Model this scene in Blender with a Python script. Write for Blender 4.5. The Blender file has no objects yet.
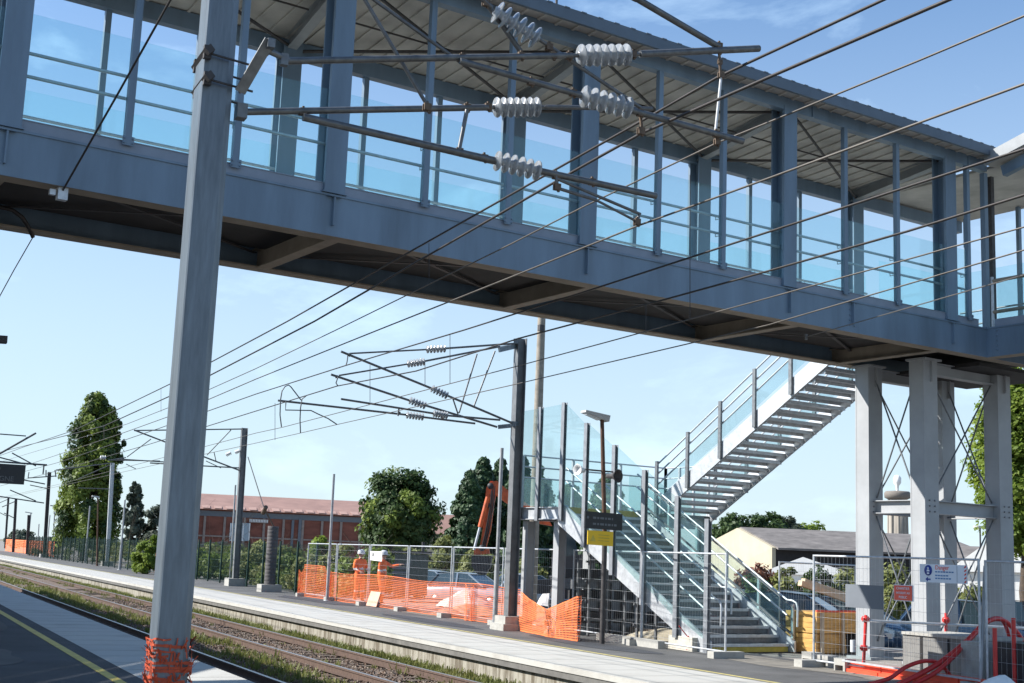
import bpy, bmesh, math, random
from mathutils import Vector, Matrix, noise
random.seed(7)
scene = bpy.context.scene
COL = scene.collection
R = math.radians

# ------------------------------------------------------------------ camera
F_PX = 1310.0
EYE = Vector((0.0, 0.0, 1.75))
_p, _r, _y = R(9.36), R(2.24), R(33.81)
_fw = Vector((math.sin(_y)*math.cos(_p), math.cos(_y)*math.cos(_p), math.sin(_p)))
_rt = Vector((math.cos(_y), -math.sin(_y), 0))
_up = _rt.cross(_fw)
RI = math.cos(_r)*_rt + math.sin(_r)*_up
UP = -math.sin(_r)*_rt + math.cos(_r)*_up
FW = _fw
cam_data = bpy.data.cameras.new('camera')
cam = bpy.data.objects.new('camera', cam_data)
COL.objects.link(cam)
cam.matrix_world = Matrix(((RI.x, UP.x, -FW.x, EYE.x), (RI.y, UP.y, -FW.y, EYE.y), (RI.z, UP.z, -FW.z, EYE.z), (0, 0, 0, 1)))
cam_data.sensor_fit = 'HORIZONTAL'
cam_data.sensor_width = 36.0
cam_data.lens = F_PX/1024*36.0
cam_data.clip_start = 0.1
cam_data.clip_end = 6000
scene.camera = cam

# survey helpers: turn a sight line into a point on a known plane
TA = R(8.1)                                   # the tracks run 8.1 degrees off the square to the bridge
NU = Vector((math.cos(TA), -math.sin(TA), 0))  # across the tracks
TV = Vector((math.sin(TA), math.cos(TA), 0))   # along the tracks
Z = Vector((0, 0, 1))
def ray(x, y): return ((x-512)*RI - (y-341.5)*UP + F_PX*FW).normalized()
def at_z(x, y, z=0.0):
    d = ray(x, y); return EYE + d*((z-EYE.z)/d.z)
def at_u(x, y, u):
    d = ray(x, y); return EYE + d*(u/d.dot(NU))
def at_v(x, y, v):
    d = ray(x, y); return EYE + d*(v/d.dot(TV))
def at_Y(x, y, Y):
    d = ray(x, y); return EYE + d*(Y/d.y)
def at_X(x, y, X):
    d = ray(x, y); return EYE + d*(X/d.x)
def at_d(x, y, dist):
    d = ray(x, y); return EYE + d*(dist/math.hypot(d.x, d.y))
def UV(u, v, z=0.0): return NU*u + TV*v + Z*z
def uv_of(p): return p.dot(NU), p.dot(TV)
def lerp(a, b, t): return a + (b-a)*t

# ------------------------------------------------------------------ materials
def nd(nt, kind, **kw):
    n = nt.nodes.new(kind)
    for k, v in kw.items(): setattr(n, k, v)
    return n
def mat(name, col, rough=.6, metal=0.0, var=.18, scale=4.0, bump=0.0, bscale=None, col2=None, thr=(.4, .6), stretch=None, spec=.5, detail=5):
    m = bpy.data.materials.new(name); m.use_nodes = True
    nt = m.node_tree; b = nt.nodes['Principled BSDF']
    b.inputs['Roughness'].default_value = rough; b.inputs['Metallic'].default_value = metal
    b.inputs['Specular IOR Level'].default_value = spec
    geo = nd(nt, 'ShaderNodeNewGeometry'); vec = geo.outputs['Position']
    if stretch:
        mp = nd(nt, 'ShaderNodeMapping'); mp.inputs['Scale'].default_value = stretch
        nt.links.new(vec, mp.inputs['Vector']); vec = mp.outputs['Vector']
    nz = nd(nt, 'ShaderNodeTexNoise'); nz.inputs['Scale'].default_value = scale; nz.inputs['Detail'].default_value = detail
    nz.inputs['Roughness'].default_value = .62
    nt.links.new(vec, nz.inputs['Vector'])
    rp = nd(nt, 'ShaderNodeValToRGB')
    c2 = col2 if col2 else tuple(min(1, c*(1+var)) for c in col)
    c1 = col if col2 else tuple(c*(1-var) for c in col)
    rp.color_ramp.elements[0].position = thr[0] if col2 else .3; rp.color_ramp.elements[1].position = thr[1] if col2 else .7
    rp.color_ramp.elements[0].color = (*c1, 1); rp.color_ramp.elements[1].color = (*c2, 1)
    nt.links.new(nz.outputs['Fac'], rp.inputs['Fac']); nt.links.new(rp.outputs['Color'], b.inputs['Base Color'])
    if bump:
        n2 = nd(nt, 'ShaderNodeTexNoise'); n2.inputs['Scale'].default_value = bscale or scale*6; n2.inputs['Detail'].default_value = 4
        nt.links.new(geo.outputs['Position'], n2.inputs['Vector'])
        bp = nd(nt, 'ShaderNodeBump'); bp.inputs['Strength'].default_value = min(1, bump); bp.inputs['Distance'].default_value = .02
        nt.links.new(n2.outputs['Fac'], bp.inputs['Height']); nt.links.new(bp.outputs['Normal'], b.inputs['Normal'])
    return m
def glass_mat(name, tint, gloss=.10, milk=0.0):
    m = bpy.data.materials.new(name); m.use_nodes = True
    nt = m.node_tree; nt.nodes.clear()
    out = nd(nt, 'ShaderNodeOutputMaterial')
    tr = nd(nt, 'ShaderNodeBsdfTransparent'); tr.inputs['Color'].default_value = (*tint, 1)
    gl = nd(nt, 'ShaderNodeBsdfGlossy'); gl.inputs['Roughness'].default_value = .03; gl.inputs['Color'].default_value = (.9, .97, 1, 1)
    lw0 = nd(nt, 'ShaderNodeLayerWeight'); lw0.inputs['Blend'].default_value = .5
    pw = nd(nt, 'ShaderNodeMath', operation='POWER'); pw.inputs[1].default_value = 3.5
    lw = nd(nt, 'ShaderNodeMath', operation='MULTIPLY_ADD'); lw.inputs[1].default_value = .45; lw.inputs[2].default_value = .025
    nt.links.new(lw0.outputs['Facing'], pw.inputs[0]); nt.links.new(pw.outputs[0], lw.inputs[0])
    mx = nd(nt, 'ShaderNodeMixShader')
    nt.links.new(lw.outputs[0], mx.inputs['Fac']); nt.links.new(tr.outputs[0], mx.inputs[1]); nt.links.new(gl.outputs[0], mx.inputs[2])
    last = mx
    if milk:
        df = nd(nt, 'ShaderNodeBsdfTranslucent'); df.inputs['Color'].default_value = (.55, .80, .82, 1)
        m2 = nd(nt, 'ShaderNodeMixShader'); m2.inputs['Fac'].default_value = milk
        nt.links.new(mx.outputs[0], m2.inputs[1]); nt.links.new(df.outputs[0], m2.inputs[2]); last = m2
    nt.links.new(last.outputs[0], out.inputs['Surface'])
    return m
def leaf_mat(name, a, b, scale=.6, trans=.35):
    m = bpy.data.materials.new(name); m.use_nodes = True
    nt = m.node_tree; nt.nodes.clear()
    out = nd(nt, 'ShaderNodeOutputMaterial')
    geo = nd(nt, 'ShaderNodeNewGeometry')
    nz = nd(nt, 'ShaderNodeTexNoise'); nz.inputs['Scale'].default_value = scale; nz.inputs['Detail'].default_value = 6; nz.inputs['Roughness'].default_value = .75
    nt.links.new(geo.outputs['Position'], nz.inputs['Vector'])
    rp = nd(nt, 'ShaderNodeValToRGB'); rp.color_ramp.elements[0].position = .35; rp.color_ramp.elements[1].position = .68
    rp.color_ramp.elements[0].color = (*a, 1); rp.color_ramp.elements[1].color = (*b, 1)
    nt.links.new(nz.outputs['Fac'], rp.inputs['Fac'])
    df = nd(nt, 'ShaderNodeBsdfPrincipled'); df.inputs['Roughness'].default_value = .55
    df.inputs['Specular IOR Level'].default_value = .3
    tl = nd(nt, 'ShaderNodeBsdfTranslucent')
    mx = nd(nt, 'ShaderNodeMixShader'); mx.inputs['Fac'].default_value = trans
    nt.links.new(rp.outputs['Color'], df.inputs['Base Color']); nt.links.new(rp.outputs['Color'], tl.inputs['Color'])
    nt.links.new(df.outputs[0], mx.inputs[1]); nt.links.new(tl.outputs[0], mx.inputs[2]); nt.links.new(mx.outputs[0], out.inputs['Surface'])
    return m

M = {}
M['steel_blue'] = mat('blue_grey_paint', (.135, .195, .262), .42, var=.26, scale=1.6, stretch=(1, 1, .16), detail=9)
M['steel_pale'] = mat('pale_grey_paint', (.21, .25, .31), .5, var=.12, scale=2)
M['galv'] = mat('galvanised_steel', (.50, .52, .54), .45, .4, var=.18, scale=9)
M['galv_mid'] = mat('grey_galvanised_post', (.25, .265, .285), .5, .4, var=.2, scale=8)
M['galv_dark'] = mat('weathered_galvanised_steel', (.17, .18, .19), .5, .5, var=.25, scale=12)
M['mast_zinc'] = mat('dull_zinc', (.14, .168, .195), .42, .35, var=.24, scale=8, stretch=(3, 3, .35), detail=8)
M['mast_dark'] = mat('dark_mast_zinc', (.16, .165, .17), .5, .3, var=.2, scale=5)
M['sign_dim'] = mat('dim_sign_letters', (.16, .16, .16), .6)
M['column'] = mat('light_grey_column_paint', (.335, .345, .355), .5, var=.12, scale=1.5)
M['rod'] = mat('dark_tube_steel', (.12, .125, .13), .45, .5, var=.3, scale=15)
M['rust'] = mat('rusty_clamp', (.12, .085, .06), .7, .3, var=.4, scale=30)
M['wire'] = mat('dark_wire', (.045, .04, .038), .5, .4, var=.2)
M['copper'] = mat('weathered_copper_wire', (.12, .108, .095), .5, .4, var=.2)
M['porcelain'] = mat('white_porcelain', (.56, .57, .58), .25, var=.10, scale=20)
M['glaze'] = mat('glazed_insulator', (.42, .44, .455), .14, var=.22, scale=18)
M['glaze'].node_tree.nodes['Principled BSDF'].inputs['Transmission Weight'].default_value = .45
M['dark_metal'] = mat('dark_brown_steel', (.055, .05, .05), .6, .2, var=.3, scale=8)
M['black'] = mat('black_paint', (.018, .019, .022), .45, var=.2)
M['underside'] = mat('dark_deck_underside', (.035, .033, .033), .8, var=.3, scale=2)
M['flange'] = mat('bounce_tan_flange', (.27, .23, .18), .7, var=.18, scale=3)  # tan of light reflected from below, put into the steel colour
M['floor'] = mat('pale_bridge_floor', (.42, .40, .36), .8)
M['soffit'] = mat('cream_profiled_sheet', (.43, .405, .37), .65, var=.22, scale=1.5)
M['roof_dark'] = mat('dark_roof_sheet', (.09, .12, .155), .5, var=.15, scale=2)
M['fascia'] = mat('pale_fascia_sheet', (.25, .265, .275), .5, var=.12)
M['glass'] = glass_mat('cyan_glass', (.865, .955, .965), milk=.03)
M['glass_stair'] = glass_mat('pale_green_glass', (.905, .96, .955), milk=.045)
M['glass_low'] = glass_mat('green_screen_glass', (.88, .945, .945), milk=.06)
M['asphalt'] = mat('fresh_asphalt', (.040, .043, .050), .85, var=.4, scale=.7, bump=.5, bscale=160, detail=8)
M['asphalt2'] = mat('worn_platform_asphalt', (.092, .091, .089), .88, var=.4, scale=.6, bump=.5, bscale=140, detail=8)
M['joint'] = mat('dark_slab_joint', (.20, .19, .17), .9)
M['edge_white'] = mat('pale_edge_concrete', (.43, .42, .385), .75, bump=.2, scale=1.1, bscale=60, col2=(.30, .285, .255), thr=(.5, .8), detail=9)
M['yellow'] = mat('yellow_line_paint', (.52, .40, .07), .7, var=.2, scale=6)
M['yellow_dim'] = mat('thin_yellow_line_paint', (.42, .36, .12), .7, var=.25, scale=5)
M['concrete'] = mat('stained_concrete', (.31, .29, .24), .85, bump=.3, scale=3, col2=(.12, .10, .07), thr=(.42, .62), stretch=(2.2, 2.2, .35))
M['concrete2'] = mat('grey_concrete', (.36, .35, .32), .85, var=.15, scale=6, bump=.3)
M['cap'] = mat('platform_cap', (.13, .125, .115), .85, var=.25, scale=4)
M['ballast'] = mat('brown_ballast', (.06, .042, .032), .95, bump=1.0, scale=22, bscale=28, col2=(.20, .145, .11), thr=(.35, .68))
M['stone1'] = mat('brown_stone', (.13, .085, .06), .9, var=.45, scale=9)
M['stone2'] = mat('grey_stone', (.19, .155, .125), .9, var=.4, scale=9)
M['sleeper'] = mat('old_sleeper', (.10, .075, .055), .9, var=.35, scale=8, bump=.3)
M['rail_side'] = mat('rusty_rail_side', (.095, .06, .045), .8, .1, var=.3, scale=12)
M['rail_top'] = mat('polished_rail_head', (.34, .31, .29), .35, .7, var=.15)
M['dust'] = mat('dusty_asphalt', (.17, .155, .13), .95, var=.35, scale=3)
M['earth'] = mat('dusty_earth', (.22, .19, .145), .95, scale=.5, col2=(.10, .11, .06), thr=(.42, .62), bump=.4, bscale=18)
M['rubble'] = mat('pinkish_rubble', (.36, .25, .19), .95, var=.3, scale=6, bump=.6)
M['car_park'] = mat('dusty_car_park', (.21, .195, .175), .92, var=.22, scale=.35, bump=.4, bscale=25)
M['brick'] = mat('red_brick', (.20, .068, .045), .85, var=.30, scale=.7, stretch=(1, 1, 3))
M['brick_light'] = mat('grey_pilaster', (.28, .22, .19), .85, var=.15)
M['tile'] = mat('terracotta_roof', (.27, .16, .13), .8, var=.18, scale=.6)
M['cream'] = mat('cream_render', (.42, .37, .265), .8, var=.10, scale=.5)
M['fibre'] = mat('old_fibre_cement_roof', (.15, .135, .125), .9, var=.35, scale=.9, stretch=(1, 1, 3))
M['sheet_grey'] = mat('dusty_sheeting', (.55, .52, .50), .7, var=.15, scale=4)
M['white'] = mat('white_sheet', (.78, .77, .74), .6, var=.05)
M['interior'] = mat('dark_interior', (.02, .018, .018), .9, var=.2)
M['green_fence'] = mat('dark_green_fence_paint', (.010, .038, .028), .5, var=.2)
M['net'] = mat('orange_net', (.85, .20, .06), .6, var=.15, scale=3)
M['net_dark'] = mat('deep_orange_net', (.42, .06, .018), .65, var=.3, scale=9)
M['net_solid'] = mat('orange_plastic', (.80, .17, .05), .5, var=.12)
M['red'] = mat('red_plastic', (.62, .035, .03), .4, var=.15)
M['red_orange'] = mat('red_orange_plastic', (.80, .09, .04), .45, var=.12)
M['hivis'] = mat('hi_vis_orange_cloth', (.90, .16, .03), .8, var=.14, scale=9)
M['skin'] = mat('skin', (.42, .25, .18), .55, var=.08)
M['boot'] = mat('boot_leather', (.05, .04, .035), .7)
M['reflect'] = mat('reflective_band', (.70, .70, .66), .4)
M['digger'] = mat('digger_orange', (.55, .10, .025), .5, var=.4, scale=5)
M['digger_dark'] = mat('digger_dark_parts', (.03, .03, .033), .6)
M['wood'] = mat('yellow_formwork_ply', (.72, .37, .11), .7, var=.28, scale=3, stretch=(1, 1, 7))
M['wood_pale'] = mat('pale_plank', (.55, .42, .30), .8, var=.15)
M['sign_yellow'] = mat('yellow_sign', (.80, .52, .02), .5, var=.04)
M['sign_white'] = mat('white_sign', (.72, .75, .80), .5, var=.03)
M['sign_red'] = mat('red_orange_sign', (.80, .12, .07), .5, var=.03)
M['sign_blue'] = mat('blue_sign', (.02, .05, .28), .5, var=.03)
M['sign_grey'] = mat('grey_sign_back', (.135, .15, .17), .6, .0, var=.06)
M['ink'] = mat('dark_ink', (.03, .03, .04), .6)
M['lamp_brown'] = mat('rust_brown_pole', (.10, .052, .032), .7, .1, var=.3, scale=10)
M['lamp_grey'] = mat('lamp_housing', (.42, .42, .41), .5, var=.1)
M['pole_grey'] = mat('plain_grey_pole', (.33, .34, .35), .5, .3, var=.15, scale=6)
M['weight'] = mat('dark_concrete_weights', (.085, .08, .08), .85, var=.2, scale=6)
M['bark'] = mat('bark', (.075, .055, .04), .95, var=.3, scale=9, bump=.4)
M['leaf_poplar'] = leaf_mat('poplar_leaves', (.095, .145, .026), (.24, .30, .055), .35)
M['leaf_dark'] = leaf_mat('dark_leaves', (.030, .062, .018), (.075, .118, .034), .4)
M['leaf_conifer'] = leaf_mat('conifer_needles', (.018, .046, .018), (.055, .098, .034), .6, .12)
M['leaf_light'] = leaf_mat('fresh_leaves', (.12, .19, .025), (.27, .34, .06), .7, .55)
M['leaf_olive'] = leaf_mat('olive_leaves', (.13, .155, .045), (.29, .30, .10), .8)
M['leaf_far'] = leaf_mat('haze_grey_leaves', (.060, .080, .060), (.10, .125, .09), .3)  # distance haze mixed into the leaf colour
M['leaf_red'] = leaf_mat('reddish_leaves', (.16, .055, .045), (.26, .13, .07), .9)
M['weed'] = leaf_mat('track_weeds', (.10, .135, .03), (.23, .22, .075), 1.6)
M['car_blue'] = mat('dark_blue_car_paint', (.030, .060, .11), .25, .3, var=.03)
M['car_grey'] = mat('silver_blue_car_paint', (.30, .36, .42), .25, .2, var=.03)
M['car_black'] = mat('black_car_paint', (.02, .022, .028), .25, .2, var=.03)
M['car_white'] = mat('white_car_paint', (.70, .70, .70), .3, var=.03)
M['car_yellow'] = mat('yellow_car_paint', (.60, .42, .04), .35, var=.03)
M['car_glass'] = mat('car_window_glass', (.03, .05, .06), .08, var=.05, spec=.8)
M['tyre'] = mat('tyre_rubber', (.02, .02, .02), .85)
M['silver'] = mat('wheel_silver', (.4, .4, .42), .35, .6)
M['tank'] = mat('water_tower_concrete', (.28, .25, .21), .85, var=.12, scale=.2)
M['teal_sheet'] = mat('teal_sheet', (.06, .20, .19), .6)

# ------------------------------------------------------------------ mesh builder
class MB:
    def __init__(s): s.v = []; s.f = []; s.m = []; s.smooth = []
    def add(s, vs, fs, mi=0, sm=False):
        o = len(s.v); s.v.extend([tuple(v) for v in vs])
        for f in fs: s.f.append(tuple(i+o for i in f)); s.m.append(mi); s.smooth.append(sm)
    def box(s, c, sz, ax=None, mi=0):
        c = Vector(c); X, Y, Zv = ax if ax else (Vector((1, 0, 0)), Vector((0, 1, 0)), Z)
        hx, hy, hz = X*sz[0]/2, Y*sz[1]/2, Zv*sz[2]/2
        vs = [c+a*hx+b*hy+d*hz for d in (-1, 1) for a, b in ((-1, -1), (1, -1), (1, 1), (-1, 1))]
        s.add(vs, [(3, 2, 1, 0), (4, 5, 6, 7), (0, 1, 5, 4), (1, 2, 6, 5), (2, 3, 7, 6), (3, 0, 4, 7)], mi)
    def rect(s, x0, x1, y0, y1, z0, z1, mi=0):
        s.box(((x0+x1)/2, (y0+y1)/2, (z0+z1)/2), (abs(x1-x0), abs(y1-y0), abs(z1-z0)), None, mi)
    def beam(s, p, q, w, h, up=Z, mi=0):     # rectangular bar p->q; w across, h along up
        p, q = Vector(p), Vector(q); d = (q-p); L = d.length; d = d.normalized()
        side = d.cross(up)
        if side.length < 1e-4: side = d.cross(Vector((1, 0, 0)))
        side.normalize(); u2 = side.cross(d).normalized()
        s.box((p+q)/2, (w, L, h), (side, d, u2), mi)
    def ibeam(s, p, q, w, h, up=Z, tf=.018, tw=.012, mi=0):
        p, q = Vector(p), Vector(q); d = (q-p).normalized(); side = d.cross(up).normalized(); u2 = side.cross(d).normalized()
        off = u2*(h/2-tf/2)
        s.beam(p+off, q+off, w, tf, up, mi); s.beam(p-off, q-off, w, tf, up, mi); s.beam(p, q, tw, h-2*tf-.001, up, mi)
    def tube(s, pts, r, seg=8, mi=0, cap=True):
        pts = [Vector(p) for p in pts]; n = len(pts); rs = r if isinstance(r, (list, tuple)) else [r]*n
        vs = []; ref = None
        for i, p in enumerate(pts):
            d = (pts[min(i+1, n-1)]-pts[max(i-1, 0)]).normalized()
            if ref is None: ref = d.cross(Z) if abs(d.z) < .95 else d.cross(Vector((1, 0, 0)))
            a = (ref - d*ref.dot(d)).normalized(); b = d.cross(a); ref = a
            for k in range(seg):
                t = 2*math.pi*k/seg; vs.append(p+(a*math.cos(t)+b*math.sin(t))*rs[i])
        fs = [(i*seg+k, i*seg+(k+1) % seg, (i+1)*seg+(k+1) % seg, (i+1)*seg+k) for i in range(n-1) for k in range(seg)]
        s.add(vs, fs, mi, True)
        if cap: s.add([vs[k] for k in range(seg)], [tuple(range(seg-1, -1, -1))], mi); s.add(vs[-seg:], [tuple(range(seg))], mi)
    def lathe(s, base, axis, prof, seg=14, mi=0):
        base = Vector(base); d = Vector(axis).normalized()
        a = d.cross(Z) if abs(d.z) < .95 else d.cross(Vector((1, 0, 0))); a.normalize(); b = d.cross(a)
        vs = [base+d*h+(a*math.cos(2*math.pi*k/seg)+b*math.sin(2*math.pi*k/seg))*r for r, h in prof for k in range(seg)]
        fs = [(i*seg+k, i*seg+(k+1) % seg, (i+1)*seg+(k+1) % seg, (i+1)*seg+k) for i in range(len(prof)-1) for k in range(seg)]
        s.add(vs, fs, mi, True)
    def prism(s, poly, ext, mi=0):
        n = len(poly); ext = Vector(ext); p = [Vector(q) for q in poly]
        s.add(p+[q+ext for q in p], [tuple(range(n-1, -1, -1)), tuple(range(n, 2*n))]+[(i, (i+1) % n, n+(i+1) % n, n+i) for i in range(n)], mi)
    def quad(s, a, b, c, d, mi=0): s.add([a, b, c, d], [(0, 1, 2, 3)], mi)
    def mesh(s, name, mats, org=Vector((0, 0, 0)), recalc=True):
        me = bpy.data.meshes.new(name)
        me.from_pydata([Vector(v)-org for v in s.v], [], s.f)
        for m in (mats if isinstance(mats, (list, tuple)) else [mats]): me.materials.append(m)
        me.polygons.foreach_set('material_index', s.m); me.polygons.foreach_set('use_smooth', s.smooth)
        if recalc:
            bm = bmesh.new(); bm.from_mesh(me); bmesh.ops.recalc_face_normals(bm, faces=bm.faces[:]); bm.to_mesh(me); bm.free()
        me.update(); return me
    def build(s, name, mats, parent=None, label=None, recalc=True):
        org = ORG.get(parent.name, Vector((0, 0, 0))) if parent else Vector((0, 0, 0))
        o = bpy.data.objects.new(name, s.mesh(name, mats, org, recalc)); COL.objects.link(o)
        if parent: o.parent = parent; ORG[o.name] = org
        if label: o['label'] = label
        return o
ORG = {}
def tag(o, label=None, cat=None, group=None, kind=None):
    if label: o['label'] = label
    if cat: o['category'] = cat
    if group: o['group'] = group
    if kind: o['kind'] = kind
    return o
def thing(name, label, cat, loc=(0, 0, 0), group=None):
    o = bpy.data.objects.new(name, None); COL.objects.link(o); o.location = loc; o.empty_display_size = .3
    ORG[o.name] = Vector(loc); return tag(o, label, cat, group)
def copy_tree(o, parent=None):
    c = o.copy(); COL.objects.link(c)
    if parent is not None: c.parent = parent
    for ch in list(o.children): copy_tree(ch, c)
    return c
def struct(o): o['kind'] = 'structure'; return o
def text(body, size, mtl, parent, origin, right, up, name='lettering', depth=.002, align='LEFT'):
    cu = bpy.data.curves.new(name, 'FONT'); cu.body = body; cu.size = size; cu.extrude = depth; cu.align_x = align
    cu.materials.append(mtl)
    o = bpy.data.objects.new(name, cu); COL.objects.link(o)
    dg = bpy.context.evaluated_depsgraph_get(); me = bpy.data.meshes.new_from_object(o.evaluated_get(dg))
    bpy.data.objects.remove(o); o = bpy.data.objects.new(name, me); COL.objects.link(o)
    if not me.materials: me.materials.append(mtl)
    r = Vector(right).normalized(); u = Vector(up).normalized(); n = r.cross(u)
    org = ORG.get(parent.name, Vector((0, 0, 0))); p = Vector(origin)-org
    o.matrix_local = Matrix(((r.x, u.x, n.x, p.x), (r.y, u.y, n.y, p.y), (r.z, u.z, n.z, p.z), (0, 0, 0, 1)))
    o.parent = parent; return o
# ------------------------------------------------------------------ daylight
SUN = Vector((-.66, .45, .62)).normalized()
sun_el = math.asin(SUN.z); sun_az = math.atan2(SUN.x, SUN.y)     # azimuth from +Y towards +X
world = bpy.data.worlds.new('World'); scene.world = world; world.use_nodes = True
wt = world.node_tree; bg = wt.nodes['Background']
sky = nd(wt, 'ShaderNodeTexSky'); sky.sky_type = 'NISHITA'; sky.sun_disc = False
sky.sun_elevation = sun_el; sky.sun_rotation = sun_az % (2*math.pi)
sky.air_density = 1.0; sky.dust_density = .3; sky.ozone_density = 1.6; sky.altitude = 50
tc = nd(wt, 'ShaderNodeTexCoord'); mp = nd(wt, 'ShaderNodeMapping'); mp.inputs['Scale'].default_value = (1.0, 1.0, 2.6)
mp.inputs['Location'].default_value = (.35, .1, .2)
cn = nd(wt, 'ShaderNodeTexNoise'); cn.inputs['Scale'].default_value = 4.2; cn.inputs['Detail'].default_value = 9; cn.inputs['Roughness'].default_value = .6; cn.inputs['Distortion'].default_value = .3
cr = nd(wt, 'ShaderNodeValToRGB'); cr.color_ramp.elements[0].position = .545; cr.color_ramp.elements[1].position = .80
cr.color_ramp.elements[0].color = (0, 0, 0, 1); cr.color_ramp.elements[1].color = (.55, .55, .55, 1)
wt.links.new(tc.outputs['Generated'], mp.inputs['Vector']); wt.links.new(mp.outputs['Vector'], cn.inputs['Vector']); wt.links.new(cn.outputs['Fac'], cr.inputs['Fac'])
sx = nd(wt, 'ShaderNodeSeparateXYZ'); wt.links.new(tc.outputs['Generated'], sx.inputs[0])
az = nd(wt, 'ShaderNodeMath', operation='ABSOLUTE'); wt.links.new(sx.outputs['Z'], az.inputs[0])
hz = nd(wt, 'ShaderNodeMapRange'); hz.interpolation_type = 'SMOOTHSTEP'; hz.inputs['From Min'].default_value = 0.0; hz.inputs['From Max'].default_value = .50; hz.inputs['To Min'].default_value = .78; hz.inputs['To Max'].default_value = .03
wt.links.new(az.outputs[0], hz.inputs['Value'])
veil = nd(wt, 'ShaderNodeMix'); veil.data_type = 'RGBA'; veil.inputs['B'].default_value = (5.75, 5.2, 4.9, 1)      # pale summer haze low in the sky
wt.links.new(hz.outputs['Result'], veil.inputs['Factor']); wt.links.new(sky.outputs['Color'], veil.inputs['A'])
mixc = nd(wt, 'ShaderNodeMix'); mixc.data_type = 'RGBA'
wt.links.new(cr.outputs['Color'], mixc.inputs['Factor']); wt.links.new(veil.outputs['Result'], mixc.inputs['A'])
mixc.inputs['B'].default_value = (8.5, 8.7, 9.0, 1)
tint = nd(wt, 'ShaderNodeMix'); tint.data_type = 'RGBA'; tint.blend_type = 'MULTIPLY'; tint.inputs['Factor'].default_value = 1; tint.inputs['B'].default_value = (.735, .955, 1.12, 1)
wt.links.new(mixc.outputs['Result'], tint.inputs['A']); wt.links.new(tint.outputs['Result'], bg.inputs['Color'])
bg.inputs['Strength'].default_value = .095
sl = bpy.data.lights.new('sun', 'SUN'); sl.energy = 5.0; sl.angle = R(.5); sl.color = (1.0, .965, .91)
so = bpy.data.objects.new('sun', sl); COL.objects.link(so); so.rotation_euler = (-SUN).to_track_quat('-Z', 'Y').to_euler(); so.location = (-30, 20, 30)
scene.view_settings.view_transform = 'Standard'; scene.view_settings.look = 'None'; scene.view_settings.gamma = 1
scene.view_settings.exposure = .92
scene.render.engine = 'CYCLES'
scene.cycles.use_denoising = True
scene.cycles.max_bounces = 8; scene.cycles.transparent_max_bounces = 24
scene.cycles.sample_clamp_indirect = 6

# ------------------------------------------------------------------ ground, platforms, tracks
U1, U2 = 4.25, 10.65           # the two platform edges
VA, VB = -12.0, 215.0
def slab(name, u0, u1, z0, z1, m, v0=VA, v1=VB):
    b = MB(); b.prism([UV(u0, v0, z0), UV(u1, v0, z0), UV(u1, v1, z0), UV(u0, v1, z0)], (0, 0, z1-z0))
    return struct(b.build(name, m))
g = MB(); g.quad((-2500, -2500, -.82), (2500, -2500, -.82), (2500, 2500, -.82), (-2500, 2500, -.82)); struct(g.build('ground', M['earth']))
slab('site_ground', 16.6, 22.6, -.8, -.02, M['car_park'], -40, 300)
slab('car_park', 22.6, 900, -.8, -.42, M['car_park'], -400, 900)
slab('yard_ground', -900, -9, -.8, .05, M['car_park'], -400, 900)
# ballast bed with uneven top
b = MB(); nu, nv = 26, 420
for j in range(nv+1):
    t = j/nv; v = 6 + 210*t*t*.75 + 210*t*.25
    for i in range(nu+1):
        u = lerp(U1-.1, U2+.1, i/nu)
        h = -.575 + .05*noise.noise((u*1.3, v*.6, 1)) + .03*noise.noise((u*5, v*4, 3))
        if abs(u-7.55) < .6: h -= .05
        b.v.append(tuple(UV(u, v, h)))
for j in range(nv):
    for i in range(nu):
        a = j*(nu+1)+i; b.f.append((a, a+1, a+nu+2, a+nu+1)); b.m.append(0); b.smooth.append(True)
struct(b.build('track_bed', M['ballast'], recalc=False))
# near platform
slab('near_platform', -9, 3.05, -.7, .2, M['asphalt'])
slab('near_platform_edge', 3.05, U1, .02, .203, M['edge_white'])
slab('near_platform_wall', 3.05, U1-.08, -.7, .02, M['concrete'])
j_ = MB(); r_ = random.Random(2)
for k in range(150):
    v = 12+k*1.0; j_.prism([UV(U2+.001, v, .0032), UV(12.72, v, .0032), UV(12.72, v+.012, .0032), UV(U2+.001, v+.012, .0032)], (0, 0, .0012))
    if k < 60: j_.prism([UV(3.06, v, .2032), UV(U1, v, .2032), UV(U1, v+.01, .2032), UV(3.06, v+.01, .2032)], (0, 0, .0012))
struct(j_.build('edge_joints', M['joint']))
slab('yellow_line', 2.69, 2.81, .15, .204, M['yellow'])
# opposite platform
slab('opposite_platform', 12.72, 16.6, -.7, 0, M['asphalt2'])
slab('opposite_platform_edge', U2, 12.72, -.09, .003, M['edge_white'])
slab('opposite_lip_shade', U2+.02, 12.7, -.2, -.09, M['cap'])  # dark colour paints the shadow line under the edge slab
slab('opposite_platform_wall', U2+.10, 12.7, -.75, -.2, M['concrete'])
slab('opposite_yellow_line', 12.86, 12.93, -.05, .004, M['yellow_dim'])
# a lighter worn seam along the asphalt
slab('opposite_seam', 12.725, 12.80, -.05, .0035, M['cap'])

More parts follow.
